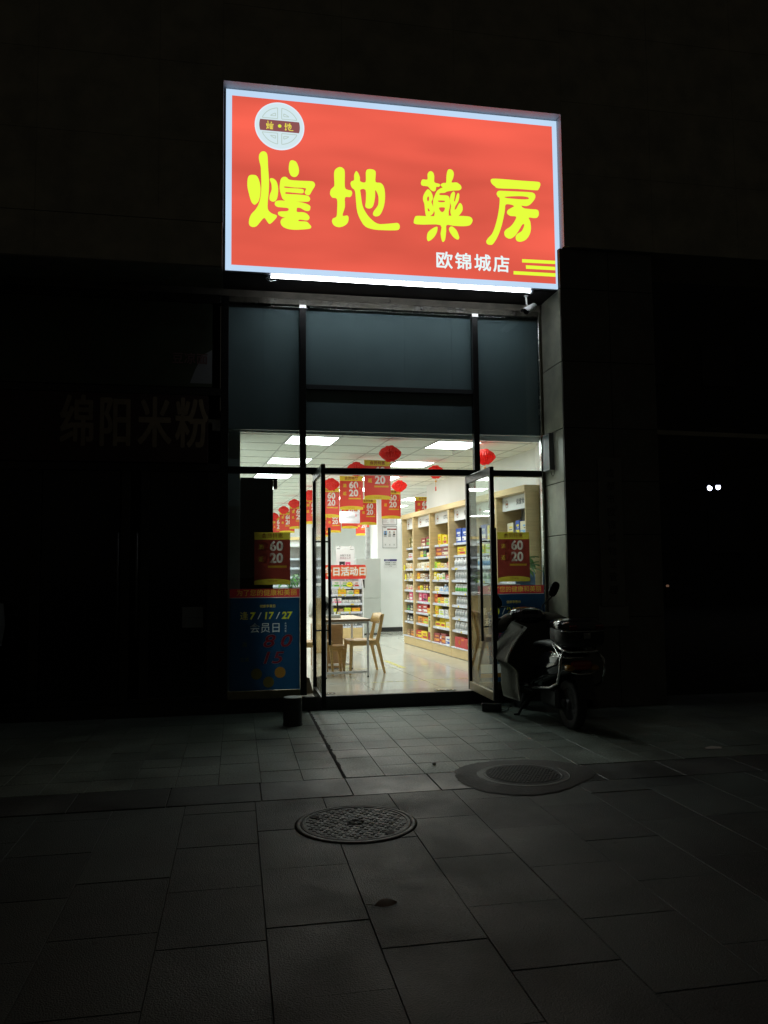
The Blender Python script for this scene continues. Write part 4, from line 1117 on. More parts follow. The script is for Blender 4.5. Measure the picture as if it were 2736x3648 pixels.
def n3(a, w, h):
    a.box(-w, w, -.0065, -.0045, h*.78, h, mat('navy_print', (.03, .03, .18), .5))
    a.text('温馨提示', lambda x, z, d: (-w*.45+x, -.0075, h*.89+z), PC['white'], .028)
    for k in range(2): a.text('购药留意 人人有责'[:9], lambda x, z, d, k=k: (x, -.0065, h*(.60-.2*k)+z), ink, .030, .0003)
    a.text('祝您健康', lambda x, z, d: (x, -.0065, h*.22+z), dgrey, .018)
notice('framed_notice', 4.085, 4.432, 2.60, 2.95, 'upper dark framed notice with pale print on the white column', n1)
notice('staff_board', 4.083, 4.430, 2.062, 2.568, 'dark framed board with three portrait photos on the white column', n2)
notice('notice_card', 4.114, 4.420, 1.601, 1.806, 'small notice card with navy heading low on the white column', n3)

# ================================================================== grey cabinet and low shelf stand
t = thing('metal_cabinet', 'pale grey metal cabinet standing left of the white column', 'cabinet', I(3.56, 8.15, .15), IA)
a = MB(); a.box(-.28, .27, 0, .5, .03, 1.66, greybody, .006); a.box(-.26, .25, .02, .48, 0, .03, blackp); a.build('body', t)
a = MB(); a.box(-.27, .26, -.012, -.001, .05, .78, greybody, .004); a.box(-.27, .26, -.012, -.001, .80, 1.64, greybody, .004); dd = a.build('door', t)
a = MB(); a.box(-.20, -.10, -.024, -.0125, 1.02, 1.20, blackp, .004); a.build('handle', dd)
q = MB(); q.box(-.05, .05, -.05, .05, 0, .7, mat('roll_paper', (.45, .46, .46), .7, 0, .3, .3, 9), .02)
tag(q.build('paper_roll', None, I(3.62, 8.45, 1.812), IA), 'tall grey roll standing on top of the metal cabinet', 'paper roll')

t = thing('gondola_shelf', 'low white shelf stand with five product rows and a red header sign', 'shelf stand', I(2.88, 7.30, .15), IA)
a = MB()
for s in (-1, 1):
    pr = [(0, 0), (.40, 0), (.40, 1.26), (.22, 1.26), (.10, 1.20), (.02, 1.06), (0, .9)]
    a.poly([pr], lambda y, z, d, s=s: (s*(.335)+s*d, y, z), plain_w, .022)
a.build('side_panel', t)
a = MB(); a.box(-.33, .33, .385, .398, .05, 1.25, backm); a.build('back_panel', t)
GZ = [1.052, .903, .719, .545]
for i, z in enumerate(GZ):
    d0 = .03+.02*0
    a = MB(); a.box(-.33, .33, .05, .38, z-.012, z+.004, shelfm); so = a.build('shelf_board', t)
    a = MB(); a.box(-.33, .33, .030, .049, z-.034, z+.008, railm, .002)
    for k in range(4):
        xx_ = random.uniform(-.28, .24); a.box(xx_, xx_+.035, .027, .0295, z-.028, z-.002, byel)
    a.build('price_rail', so)
a = MB(); a.box(-.33, .33, .03, .38, .008, .22, wood, .004); a.box(-.32, .32, .05, .37, 0, .008, blackp); a.build('base_drawer', t)
a = MB(); a.box(-.33, .33, .05, .38, .236, .25, shelfm); a.box(-.33, .33, .03, .049, .222, .255, railm); a.build('base_board', t)
a = MB(); a.box(-.345, -.325, .06, .38, .60, 1.22, mat('blue_strip', (.05, .25, .60), .4)); a.build('side_strip', t)
# header sign
hdr = MB(); rr = film('header_red', (.72, .05, .04), .2); ho = film('header_orange', (.85, .42, .10), .2)
def rrect(w, h, r, n=6):
    o = []
    for (cx, cz, a0) in ((w-r, h-r, 0), (-w+r, h-r, 90), (-w+r, -h+r, 180), (w-r, -h+r, 270)):
        for k in range(n+1):
            an = R(a0+90*k/n); o.append((cx+r*math.cos(an), cz+r*math.sin(an)))
    return o
hdr.poly([rrect(.44, .145, .03)], lambda x, z, d: (x-.04, -.015+d, 1.370+z), rr, .006)
hs = hdr.build('header_sign', t)
a = MB(); a.text('今日活动日', lambda x, z, d: (x-.04, -.0165, 1.368+z), ho, .185, .020); a.text('今日活动日', lambda x, z, d: (x-.04, -.0185, 1.368+z), rr, .185, .011)
a.text('今日活动日', lambda x, z, d: (x-.04, -.0205, 1.368+z), bwht, .185, .006); a.build('lettering', hs)
GS = [[(B_, 'white', 'green', .18, .14), (B_, 'white', 'green', .17, .14), (B_, 'white', 'red', .09, .13), (B_, 'white', 'red', .13, .13)],
      [(B_, 'white', 'grey', .13, .11), (B_, 'yellow', 'orange', .17, .11), (B_, 'cream', 'green', .16, .09), (B_, 'orange', 'yellow', .12, .10)],
      [(B_, 'white', 'pink', .22, .11), (B_, 'white', 'grey', .13, .07), (B_, 'white', 'grey', .13, .07), (B_, 'white', 'grey', .12, .07)],
      [(B_, 'yellow', 'lime', .14, .07), (B_, 'brown', 'tan', .11, .07), (B_, 'lime', 'yellow', .15, .08), (B_, 'orange', 'yellow', .20, .08)],
      [(T_, 'white', 'grey', .05, .07)]*8]
for r, row in enumerate(GS):
    x = 2.88-.31
    for n_, (kind, c1, c2, w, h) in enumerate(row):
        z = (GZ[r]+.1545) if r < 4 else .4005
        lab = '%s %s, %s from left, %s row of the low stand' % (CN[c1]+' and '+CN[c2], 'pill bottle' if kind == T_ else 'carton', ordn[n_], ['top', 'second', 'third', 'fourth', 'lowest'][r])
        o = put(kind, c1, c2, w-.004, h, .08, x+w/2, 7.355, z, lab, 'packs on the low white stand', 0)
        o.rotation_euler[2] = IA+math.pi/2
        x += w+(.004 if kind == B_ else .02)
star_o = MB(); pts = [((.075 if k % 2 else .055)*math.cos(math.pi*k/14), (.058 if k % 2 else .044)*math.sin(math.pi*k/14)) for k in range(28)]
star_o.poly([pts], lambda x, z, d: (x, -d, z), film('star_yellow', (.85, .78, .03), .1), .002); star_o.box(-.04, .035, -.004, -.0022, -.008, .006, logom)
tag(star_o.build('price_star', None, I(2.94, 7.315, 1.262), IA), 'yellow starburst price tag on the low white stand', 'price tag', 'yellow starburst price tags')
# flip chart behind the header
t = thing('flip_poster', 'white hanging poster showing a black and a pink pack behind the red header', 'poster', I(2.92, 7.62, 1.46), IA)
a = MB(); a.box(-.20, .20, -.002, .002, 0, .60, plain_w); a.build('sheet', t)
a = MB(); a.text('治脱又生发', lambda x, z, d: (x, -.004, .405+z), dgrey, .048); a.text('原来这么灵', lambda x, z, d: (x, -.004, .350+z), mat('mauve', (.30, .12, .18), .6), .048)
a.box(-.13, -.01, -.005, -.003, .10, .28, ink); a.box(0, .11, -.0045, -.003, .10, .27, PC['pink']); a.box(-.09, -.05, -.0062, -.0052, .16, .22, PC['white']); a.box(.04, .08, -.0062, -.0047, .16, .22, PC['white'])
a.box(-.18, -.11, -.004, -.0025, .545, .555, ink); a.box(.10, .18, -.004, -.0025, .53, .537, dgrey); a.build('print', t)
a = MB()
for x in (-.12, .12): a.lathe([(.012, 0), (.012, .012), (0, .014)], steel, 10, (x, -.012, .6), 'y')
a.box(-.012, .012, .004, .02, -1.3, .6, plain_w); a.build('stand', t)

# ================================================================== table group near the door
t = thing('table', 'wooden topped table with white metal legs inside the doors', 'table', I(1.53, 1.30, .15), IA)
a = MB(); a.box(-.30, .31, -.02, .98, .724, .752, tabletop, .002); a.build('tabletop', t)
a = MB(); a.box(-.301, .311, -.0225, -.0205, .723, .751, mat('table_edge', (.32, .20, .11), .5)); a.build('edge_band', t)
for x in (-.285, .272):
    for y in (0.0, .92):
        a = MB(); a.box(x, x+.026, y, y+.026, .018, .690, plain_w, .002); l_ = a.build('leg', t)
        a = MB(); a.box(x+.003, x+.023, y+.003, y+.023, 0, .0175, blackp); a.build('foot', l_)
for y in (0.0, .92):
    a = MB(); a.box(-.258, .271, y+.002, y+.024, .055, .085, plain_w, .002); a.build('stretcher', t)
a = MB()
for y in (0.0, .92): a.box(-.285, .298, y, y+.026, .6905, .7235, plain_w, .002)
for x in (-.285, .272): a.box(x, x+.026, .027, .919, .6905, .7235, plain_w, .002)
a.build('frame', t)
# wooden block cupboard behind the table
t = thing('wooden_cupboard', 'plain brown cupboard standing behind the table legs', 'cupboard', I(1.52, 2.35, .15), IA)
a = MB(); a.box(-.20, .19, 0, .42, .01, .62, wood3, .003); a.build('body', t)
a = MB(); a.box(.0, .004, -.0035, -.0005, .02, .61, blackp); a.build('gap', t)

def chair(x, y, face, label):
    """seat 0.45 m high, back posts and rear legs kinked at the seat; faces local +x"""
    t = thing('wooden_chair', label, 'chair', I(x, y, .15), IA+face, 'beech chairs round the table')
    a = MB(); n = 8; vs = []; top = []; bot = []
    N = 10
    for i in range(N+1):
        for j in range(N+1):
            u = -1+2*i/N; v = -1+2*j/N
            w = .215-.02*(1-u)*.5
            px = .20*u*(1-.03*v*v); py = w*v*(1-.04*u*u)
            dz = -.012*(1-u*u)*(1-v*v)
            vs.append((px, py, .447+dz))
    m_ = len(vs)
    vs += [(p[0]*.985, p[1]*.985, .424) for p in vs]
    fs = [(i*(N+1)+j, (i+1)*(N+1)+j, (i+1)*(N+1)+j+1, i*(N+1)+j+1) for i in range(N) for j in range(N)]
    fs += [tuple(m_+q for q in f[::-1]) for f in fs]
    edge = [j for j in range(N+1)]+[i*(N+1)+N for i in range(1, N+1)]+[N*(N+1)+j for j in range(N-1, -1, -1)]+[i*(N+1) for i in range(N-1, 0, -1)]
    fs += [(edge[k], edge[(k+1) % len(edge)], m_+edge[(k+1) % len(edge)], m_+edge[k]) for k in range(len(edge))]
    a.add(vs, fs, wood2, True); a.build('seat', t)
    for s in (-1, 1):
        q = MB()
        def bar(p, q_, w0, w1, d0, d1, mb):
            p = Vector(p); q_ = Vector(q_)
            vs = []
            for P, w, d in ((p, w0, d0), (q_, w1, d1)):
                for sx_, sy_ in ((-1, -1), (1, -1), (1, 1), (-1, 1)): vs.append((P.x+sx_*w/2, P.y+sy_*d/2, P.z))
            mb.add(vs, [(0, 1, 2, 3), (7, 6, 5, 4)]+[(k, (k+1) % 4, 4+(k+1) % 4, 4+k) for k in range(4)], wood2)
        bar((.165, s*.175, .42), (.19, s*.195, 0), .042, .026, .03, .024, q); q.build('leg', t)
        q = MB(); bar((-.185, s*.180, .44), (-.285, s*.20, 0), .050, .028, .026, .024, q); q.build('leg', t)
        q = MB(); bar((-.185, s*.180, .40), (-.275, s*.172, .79), .052, .032, .026, .022, q); q.build('back_post', t)
    a = MB(); a.box(-.17, .15, -.186, -.166, .375, .423, wood2, .004); a.box(-.17, .15, .166, .186, .375, .423, wood2, .004); a.box(.150, .172, -.16, .16, .38, .423, wood2, .003); a.box(-.19, -.17, -.16, .16, .38, .423, wood2, .003)
    a.build('apron', t)
    a = MB(); vs = []; n = 12
    for k in range(n+1):
        v = -1+2*k/n; py = .215*v; px = -.243+.035*(v*v); zt = .80-.012*v*v; zb = .655+.018*v*v
        lean = .045
        vs += [(px, py, zb), (px-lean, py, zt), (px+.020-lean, py, zt), (px+.020, py, zb)]
    fs = [(k*4+q, (k+1)*4+q, (k+1)*4+(q+1) % 4, k*4+(q+1) % 4) for k in range(n) for q in range(4)]+[(3, 2, 1, 0), tuple(n*4+q for q in range(4))]
    a.add(vs, fs, wood2, True); a.build('backrest', t)
    return t
chair(1.84, 1.83, math.pi, 'pale beech chair at the right end of the table, its back to the shelves')
chair(1.22, 1.80, 0, 'pale beech chair at the left end of the table, mostly behind the door')
t = thing('wooden_stool', 'low beech stool tucked under the table', 'stool', I(1.47, 1.88, .15), IA)
a = MB(); a.box(-.15, .15, -.13, .13, .345, .372, wood2, .006); a.build('seat', t)
a = MB(); a.box(-.12, .12, -.11, .11, .30, .344, wood2, .003); a.build('apron', t)
for sx_ in (-1, 1):
    for sy_ in (-1, 1):
        q = MB(); vs = []
        for (z, o, w) in ((.33, 0, .022), (0, .022, .014)):
            for p, r_ in ((-1, -1), (1, -1), (1, 1), (-1, 1)): vs.append((sx_*(.105+o)+p*w, sy_*(.09+o)+r_*w, z))
        q.add(vs, [(0, 1, 2, 3), (7, 6, 5, 4)]+[(k, (k+1) % 4, 4+(k+1) % 4, 4+k) for k in range(4)], wood2); q.build('leg', t)
# blood pressure machine on its stand
t = thing('blood_pressure_monitor', 'grey white arm cuff machine with black grip on the table', 'medical device', I(1.36, 1.75, .9025), IA)
a = MB(); a.box(-.20, .17, -.12, .30, 0, .045, greybody, .01); a.build('base', t)
a = MB()
sec = []
for k in range(13):
    an = math.pi*k/12; sec.append((-.06-.15*math.cos(an), .05+.22*math.sin(an)))
a.poly([[( -.22, .046)]+[(p[0], p[1]+.03) for p in sec]+[(.10, .046)]], lambda x, z, d: (x, -.02+d, z), greybody, .26); a.build('body', t)
a = MB(); a.lathe([(.07, 0), (.07, -.006), (.055, -.006), (.055, .06), (0, .06)], blackp, 28, (-.05, -.022, .16), 'y'); a.build('cuff_opening', t)
a = MB(); a.tube([(.115, -.05, .046), (.135, -.05, .10), (.135, -.05, .20), (.125, -.05, .27), (.115, -.05, .295)], [.007, .010, .010, .008, .005], blackp, 8); a.build('grip', t)
# plants and counters further in
def plant(x, y, z, h, n, L, label, pot=True, seed=1, spread=1.0, drop=.5):
    rnd = random.Random(seed)
    t = thing('potted_plant', label, 'plant', (x, y, z))
    gm = mat('plant_leaf', (.07, .22, .04), .4, 0, .5, .25, 14)
    if pot:
        a = MB(); a.lathe([(.055, 0), (.075, .11), (.080, .12), (.070, .12), (.066, .10), (0, .10)], plain_w, 20); a.build('pot', t)
    a = MB(); st = MB(); zb = .10 if pot else 0
    for k in range(n):
        an = rnd.uniform(0, 6.28); el = rnd.uniform(.2, 1.2); hh = h*rnd.uniform(.4, 1)
        r_ = spread*h*.5*math.cos(el); tip = Vector((r_*math.cos(an), r_*math.sin(an), zb+hh))
        st.tube([(0, 0, zb-.02), (tip.x*.4, tip.y*.4, zb+hh*.6), tip], .002, gm, 5)
        d = Vector((math.cos(an+rnd.uniform(-.6, .6)), math.sin(an+rnd.uniform(-.6, .6)), rnd.uniform(-drop, .5))).normalized(); w = Vector((-d.y, d.x, 0)).normalized()
        l = L*rnd.uniform(.6, 1.2); row = []
        for i in range(6):
            u = i/5; c = tip+d*l*u+Vector((0, 0, -.35*l*u*u)); ww = l*.22*math.sin(math.pi*min(1, u*.95+.05))**.8
            row.append((c+w*ww+Vector((0, 0, .01)), c, c-w*ww+Vector((0, 0, .01))))
        vs = [p for r3 in row for p in r3]
        a.add(vs, [(i*3+q, i*3+q+1, (i+1)*3+q+1, (i+1)*3+q) for i in range(5) for q in range(2)], gm, True)
    a.build('foliage', t); st.build('stem', t)
    return t
p = I(1.30, 4.6, 1.13); plant(p.x, p.y, p.z, .26, 46, .13, 'bushy green pot plant on the counter seen left of the doors', True, 3, 1.3)
p = I(3.80, .22, 1.44); plant(3.43, .33, 1.44, .22, 26, .15, 'long leaved plant in the right window above the blue chair back', False, 8, 1.1, .9)
# service counter
t = thing('service_counter', 'white and oak service counter behind the left window', 'counter', I(.80, 5.0, .15), IA)
a = MB(); a.box(-.8, .75, -.30, .3, .0, .93, wood, .004); a.build('body', t)
a = MB(); a.box(-.83, .78, -.33, .33, .9305, .975, plain_w, .006); a.build('worktop', t)
t = thing('printer', 'pale grey printer on the counter behind the left poster', 'printer', I(.55, 4.3, 1.1255), IA)
a = MB(); a.box(-.2, .25, -.05, .3, 0, .16, mat('printer_grey', (.28, .30, .32), .4), .01); a.build('body', t); a = MB(); a.box(-.21, .26, -.06, .31, .161, .20, plain_w, .008); a.build('lid', t)
t = thing('white_stand', 'plain white side stand behind the open left door', 'stand', I(1.02, 2.7, .15), IA)
a = MB(); a.box(-.14, .16, 0, .4, .02, .62, plain_w, .006); a.build('body', t); a = MB(); a.box(-.16, .18, -.02, .42, .6205, .65, tabletop, .004); a.build('top', t)
# cardboard bag at the doorway
q = MB(); q.add([(-.09, 0, 0), (.09, -.02, 0), (.10, .12, 0), (-.08, .13, 0), (-.07, .02, .20), (.05, .00, .17), (.055, .10, .17), (-.06, .12, .21)], [(0, 1, 5, 4), (1, 2, 6, 5), (2, 3, 7, 6), (3, 0, 4, 7), (4, 5, 6, 7)], mat('cardboard', (.22, .17, .11), .8, 0, .3, .1, 10))
tag(q.build('cardboard_box', None, (.78, .22, .151), .3), 'crumpled brown cardboard box on the floor inside the left mullion', 'box')
# floor plates at the threshold (door spring covers)
for i, (x, y, lab) in enumerate(((.98, .16, 'steel floor spring plate beside the left door leaf'), (2.36, .10, 'steel floor spring plate beside the right door leaf'))):
    q = MB(); q.box(-.10, .11, -.035, .035, 0, .004, steel, .001); q.box(-.115, .125, -.05, .05, -.002, .0008, blackp)
    tag(q.build('floor_plate', None, (x, y, .153)), lab, 'floor plate', 'floor spring plates at the doors')

# back shelf wall at the far end
t = thing('wall_shelf', 'wide maple and white shelf wall at the far left end of the shop', 'shelf unit', I(2.0, 15.2, .15), IA)
a = MB(); a.box(-3.4, 1.30, -.02, .6, 2.36, 2.45, wood); a.build('cornice', t)
a = MB(); a.box(-3.4, 1.30, .05, .07, 2.16, 2.36, plain_w); a.build('header_board', t)
for x in (-3.4, -2.3, -1.2, -.12, 1.26):
    a = MB(); a.box(x, x+.05, 0, .55, 0, 2.36, wood); a.build('upright', t)
a = MB(); a.box(-3.35, 1.26, .5, .52, .1, 2.15, mat('shelf_back_pale', (.55, .57, .60), .6)); a.build('back_panel', t)
bz = [1.80, 1.52, 1.25, 1.0, .6]
for z in bz:
    a = MB(); a.box(-3.35, 1.26, .03, .49, z-.02, z, shelfm); a.box(-3.35, 1.26, .0, .029, z-.05, z+.01, railm); a.build('shelf_board', t)
for r, z in enumerate(bz[:4]):
    for k in range(9):
        x = .95+k*.17
        kind, c1, c2, w, h = [(T_, 'white', 'lblue', .08, .20), (T_, 'white', 'lblue', .10, .16), (B_, 'white', 'lblue', .15, .18), (B_, 'white', 'blue', .15, .17)][r]
        if r == 0 and k not in (2, 3, 6): continue
        if r == 1 and k in (0, 4): continue
        o = put(kind, c1, c2, w, h, .1, x+.0, 15.27, z+.151, 'white and blue %s, %s from left, %s shelf of the far wall' % ('bottle' if kind == T_ else 'carton', ordn[k], ['top', 'second', 'third', 'fourth'][r]), 'white and blue packs on the far shelf wall', 0)
        o.rotation_euler[2] = IA+math.pi/2

# right window: counter with a blue chair back behind the posters
t = thing('window_counter', 'white topped counter behind the right window posters', 'counter', (3.20, .16, .15))
a = MB(); a.box(-.26, .10, 0, .30, 0, 1.15, blackp, .003); a.build('body', t); a = MB(); a.box(-.28, .12, -.02, .32, 1.1505, 1.20, plain_w, .006); a.build('top', t)
t = thing('plastic_chair', 'light blue plastic chair back in the right window corner', 'chair', (3.42, .20, .15))
pb_ = mat('blue_plastic', (.22, .40, .70), .35)
a = MB(); a.poly([rrect(.125, .35, .05)], lambda x, z, d: (x, .04+d, 1.0+z), pb_, .014); a.build('backrest', t)
a = MB(); a.box(-.12, .12, .06, .42, .62, .65, pb_, .01); a.build('seat', t)
for sx_ in (-1, 1):
    for y in (.08, .38):
        a = MB(); a.tube([(sx_*.10, y, .62), (sx_*.12, y, 0)], .012, steel, 8); a.build('leg', t)

# tall dark back of a cabinet against the left window
t = thing('tall_cabinet', 'tall dark backed cabinet standing against the left window', 'cabinet', (.235, .40, .15))
dk = mat('cabinet_back', (.028, .029, .022), .6, 0, .3, .2, 3)
a = MB(); a.box(-.185, .185, -.15, .25, 0, 2.44, dk, .004); a.build('body', t)
a = MB(); a.box(.19, .235, -.13, -.05, 2.32, 2.42, blackp, .006); a.box(-.15, .235, -.12, -.08, 2.421, 2.446, blackp, .003); a.build('lamp_arm', t)
# white price plate stuck on the transom
t = thing('hanging_plate', 'white rounded plate with a capsule mark hanging among the far banners', 'sign', I(3.383, 9.2, 2.788), IA)
t.scale = (2.1, 2.1, 2.1)
a = MB(); a.poly([rrect(.117, .066, .014)], lambda x, z, d: (x, d, z), mat('plate_white', (.55, .56, .58), .6, 0, .2), .004); a.build('plate', t)
a = MB(); pal = mat('pale_grey_print', (.42, .44, .47), .5)
cap = lambda s: [(s*.020+ (.011)*math.cos(q*math.pi/8), .011*math.sin(q*math.pi/8)) for q in range(16)]
a.tube([(-.098, -.0015, -.012), (-.088, -.0015, -.016), (-.072, -.0015, .002), (-.078, -.0015, .012), (-.090, -.0015, .004), (-.098, -.0015, -.012)], .0012, pal, 5)
a.text('欧锦药房', lambda x, z, d: (.010+x, -.0015, .0+z), pal, .026, .0002); a.box(-.05, .10, -.0014, -.0006, -.050, -.0485, pal); a.build('print', t)

# ------------------------------------------------------------------ posters on the glass
d_red = film('vinyl_red', (.13, .020, .014), .55); d_yel = film('vinyl_yellow', (.34, .28, .03), .6); d_wht = film('vinyl_white', (.34, .33, .30), .6)
d_brn = film('vinyl_brown', (.20, .03, .02), .2); d_ora = film('vinyl_ochre', (.36, .22, .02), .3); OV2 = film('vinyl_faint', (.50, .26, .22), .6)
t = thing('window_banner', 'red and yellow banner in the left window, print showing through from both sides', 'banner', (.402, .035, 1.958))
banner_parts(t, .395, .578, (d_red, d_yel, d_wht, d_brn, d_ora), True)
t = thing('window_banner', 'red and yellow banner in the right window above the blue poster', 'banner', (3.205, .035, 1.958))
banner_parts(t, .395, .578, (d_red, d_yel, d_wht, d_brn, d_ora), True)
v_blue = film('vinyl_blue', (.014, .070, .17), .32, .3); v_strip = film('vinyl_strip', (.62, .05, .06), .5, .3); v_gold = film('vinyl_gold', (.85, .66, .08), .5)
v_lime = film('vinyl_lime', (.85, .85, .06), .3); v_wh = film('vinyl_text', (.85, .87, .87), .35); v_dr = film('vinyl_dark_red', (.30, .03, .05), .2); v_or = film('vinyl_coin', (.45, .22, .04), .2)
v_coin = film('vinyl_coin_dark', (.20, .16, .04), .15)
def poster(x0, x1, label, side):
    w = x1-x0; cx = (x0+x1)/2
    t = thing('window_poster', label, 'poster', (cx, -.004, .238))
    fn = lambda x, z: (x, 0, z)
    pa_ = MB(); pr_ = MB(); st_ = MB(); sp_ = MB()
    P = Sheet([(-w/2, 0), (w/2, 0), (w/2, .998), (-w/2, .998)], v_blue)
    Q = Sheet([(-w/2, 1.003), (w/2, 1.003), (w/2, 1.098), (-w/2, 1.098)], v_strip)
    Q.text('为了您的健康和美丽', w/2-.03-.33, 1.050, v_gold, .0735); Q.into(st_, sp_, fn)
    st_.add([(-w/2, 0, .9985), (w/2, 0, .9985), (w/2, 0, 1.0025), (-w/2, 0, 1.0025)], [(0, 1, 2, 3)], v_wh)
    circ = lambda cx, cz, r: [(cx+r*math.cos(q*math.pi/16), cz+r*math.sin(q*math.pi/16)) for q in range(32)]
    P.text('健康享惠日', .03, .905, v_gold, .035)
    if side == 'L':
        P.text('逢', -.225, .80, v_gold, .095); P.text('7', -.140, .80, v_lime, .105, .004, .12); P.text('17', .035, .80, v_lime, .105, .003, .12); P.text('27', .235, .80, v_lime, .105, .004, .12)
        P.text('/', -.065, .80, v_wh, .10, .002, .2); P.text('/', .135, .80, v_wh, .10, .002, .2)
        P.text('会员日', .005, .665, v_wh, .115)
        for k, c in enumerate('全场优惠'): P.text(c, .225, .715-.028*k, v_wh, .022)
        P.text('满', -.22, .49, v_coin, .055); P.text('立减', -.22, .33, v_coin, .05)
        P.text('8', .03, .52, v_dr, .19, .003, .25, 1.35); P.text('0', .215, .52, v_dr, .19, .003, .25, 1.35); P.text('1', .0, .34, v_dr, .18, .003, .25, 1.35); P.text('5', .125, .34, v_dr, .18, .003, .25, 1.35)
        for (ox, oz, m_) in ((-.09, .175, v_coin), (.165, .185, v_or), (.04, .085, v_coin)): P.shape(circ(ox, oz, .060), m_)
    else:
        P.text('逢', -.335, .80, v_wh, .085); P.text('20', -.20, .80, v_lime, .112, .004); P.text('21', .0, .80, v_lime, .112, .004); P.text('22', .19, .80, v_lime, .112, .004)
        P.text('/', -.10, .80, v_wh, .10, .002, .2); P.text('/', .095, .80, v_wh, .10, .002, .2)
        P.text('积分当', -.155, .665, v_wh, .115)
        P.text('值', -.16, .49, v_dr, .14); P.text('当钱花', -.14, .345, v_dr, .12)
        P.shape([(-w/2+.02, .10), (-.12, .10), (-.12, .20), (-w/2+.02, .20)], v_wh); P.shape([(-w/2+.02, .05), (-.12, .05), (-.12, .095), (-w/2+.02, .095)], v_or)
    for z0, z1 in ((0, .26), (.26, .43), (.43, .598), (.598, .74), (.74, .87), (.87, .998)):     # cut band by band
        b_ = Sheet([(-w/2, z0), (w/2, z0), (w/2, z1), (-w/2, z1)], v_blue)
        b_.items = [q for q in P.items if z0 < q[0][0][1] < z1]; b_.into(pa_, pr_, fn)
    pa_.build('panel', t); pr_.build('lettering', t); s_ = st_.build('strip', t); sp_.build('lettering', s_)
    if side == 'L':          # fine white outline of the big numbers
        a = MB()
        for body, cx, cz, sz in (('8', .03, .52, .19), ('0', .215, .52, .19), ('1', .0, .34, .18), ('5', .125, .34, .18)):
            for r_, d_ in outlines(body, sz, .003, .25, 1.35): a.tube([(cx+x, -.001, cz+z) for x, z in r_], .0012, v_wh, 4, False, True)
        a.build('outline', t)
poster(-.060, .700, 'blue member day poster with a red strip low on the left window', 'L')
poster(2.745, 3.553, 'blue points poster with a red strip behind the scooter', 'R')

# ================================================================== things on the front
# security camera under the soffit
t = thing('security_camera', 'white bullet security camera hanging under the right end of the soffit', 'camera', (3.305, -.30, 4.690))
a = MB(); a.lathe([(.028, 0), (.028, -.01), (.012, -.014)], plain_w, 16); a.tube([(0, 0, -.01), (.004, -.005, -.10), (.022, -.005, -.135)], .010, plain_w, 8); a.build('bracket', t)
d = Vector((-.62, -.45, -.42)).normalized(); u = Vector((0, 0, 1)); sdv = d.cross(u).normalized(); u = sdv.cross(d).normalized()
c0 = Vector((.05, -.005, -.155))
a = MB(); pr = []
for (dist, r_) in ((-.07, .020), (-.06, .032), (.09, .036), (.105, .036)):
    pr.append((dist, r_))
vs = []; n = 18
for (dist, r_) in pr:
    for k in range(n):
        an = 2*math.pi*k/n; vs.append(c0+d*dist+(sdv*math.cos(an)+u*math.sin(an))*r_)
a.add(vs, [(i*n+k, i*n+(k+1) % n, (i+1)*n+(k+1) % n, (i+1)*n+k) for i in range(3) for k in range(n)]+[tuple(range(n))[::-1]], plain_w, True)
a.build('body', t)
a = MB(); a.add([v for v in vs[-n:]], [tuple(range(n))], blackp); a.build('lens', t)
a = MB()
vs2 = []
for dist in (-.085, .150):
    for k in range(9):
        an = R(10+160*k/8); vs2.append(c0+d*dist+(sdv*math.cos(an)*1.0+u*math.sin(an))*(.047))
        vs2.append(c0+d*dist+(sdv*math.cos(an)*1.0+u*math.sin(an))*(.043))
m9 = 18
a.add(vs2, [(2*k, 2*k+2, m9+2*k+2, m9+2*k) for k in range(8)]+[(2*k+1, 2*k+3, m9+2*k+3, m9+2*k+1) for k in range(8)], plain_w, True); a.build('sun_shield', t)
# wall lamp box on the pillar
t = thing('wall_lamp', 'grey rectangular lamp box with pale glass on the right pillar', 'lamp', (3.606, -.19, 2.66))
a = MB(); a.box(-.055, -.0, -.095, .095, .0, .43, mat('lamp_grey', (.16, .17, .18), .45, .2), .004); a.build('housing', t)
a = MB(); a.box(-.0585, -.0555, -.080, .085, .02, .41, mat('lamp_glass', (.10, .15, .18), .45, 0, .4, .15, 8), .001); a.build('glass', t)
a = MB()
for b in ((-.095, .095, 0, .018), (-.095, .095, .412, .43), (-.095, -.081, .019, .411), (.086, .095, .019, .411)): a.box(-.060, -.0552, b[0], b[1], b[2], b[3], mat('lamp_rim', (.30, .32, .33), .5, .3), .001)
a.build('rim', t)
a = MB(); a.tube([(-.03, -.06, -.001), (-.028, -.07, -.05), (-.015, -.085, -.075), (-.008, -.11, -.05), (-.006, -.12, .05)], .003, blackp, 6); a.build('cable', t)
# small chain under the beam
t = MB(); t.tube([(0, 0, 0), (.004, 0, -.03), (-.006, 0, -.055), (.008, 0, -.075), (.018, 0, -.07)], .003, steel, 6); t.tube([(0, 0, -.03), (-.016, 0, -.06), (-.01, 0, -.08)], .0025, steel, 6)
tag(t.build('wire_hook', None, (1.75, -.012, 4.665)), 'small twisted wire hook on the beam above the middle pane', 'hook')
# low round stone seat
t = thing('bollard', 'short dark round stone post by the left door', 'bollard', (.567, -.79, 0))
a = MB(); a.lathe([(.098, 0), (.098, .01), (.094, .02), (.094, .262), (.090, .270)], mat('bollard_side', (.035, .034, .032), .6, 0, .4, .25, 12, .2, 60), 40); a.build('post', t)
a = MB(); a.lathe([(.091, .2702), (.088, .2745), (0, .2745)], mat('bollard_top_lit', (.62, .64, .62), .5, 0, .4, .15, 10), 40, smooth=False); a.build('cap', t)  # light falling on the top is put into its pale colour
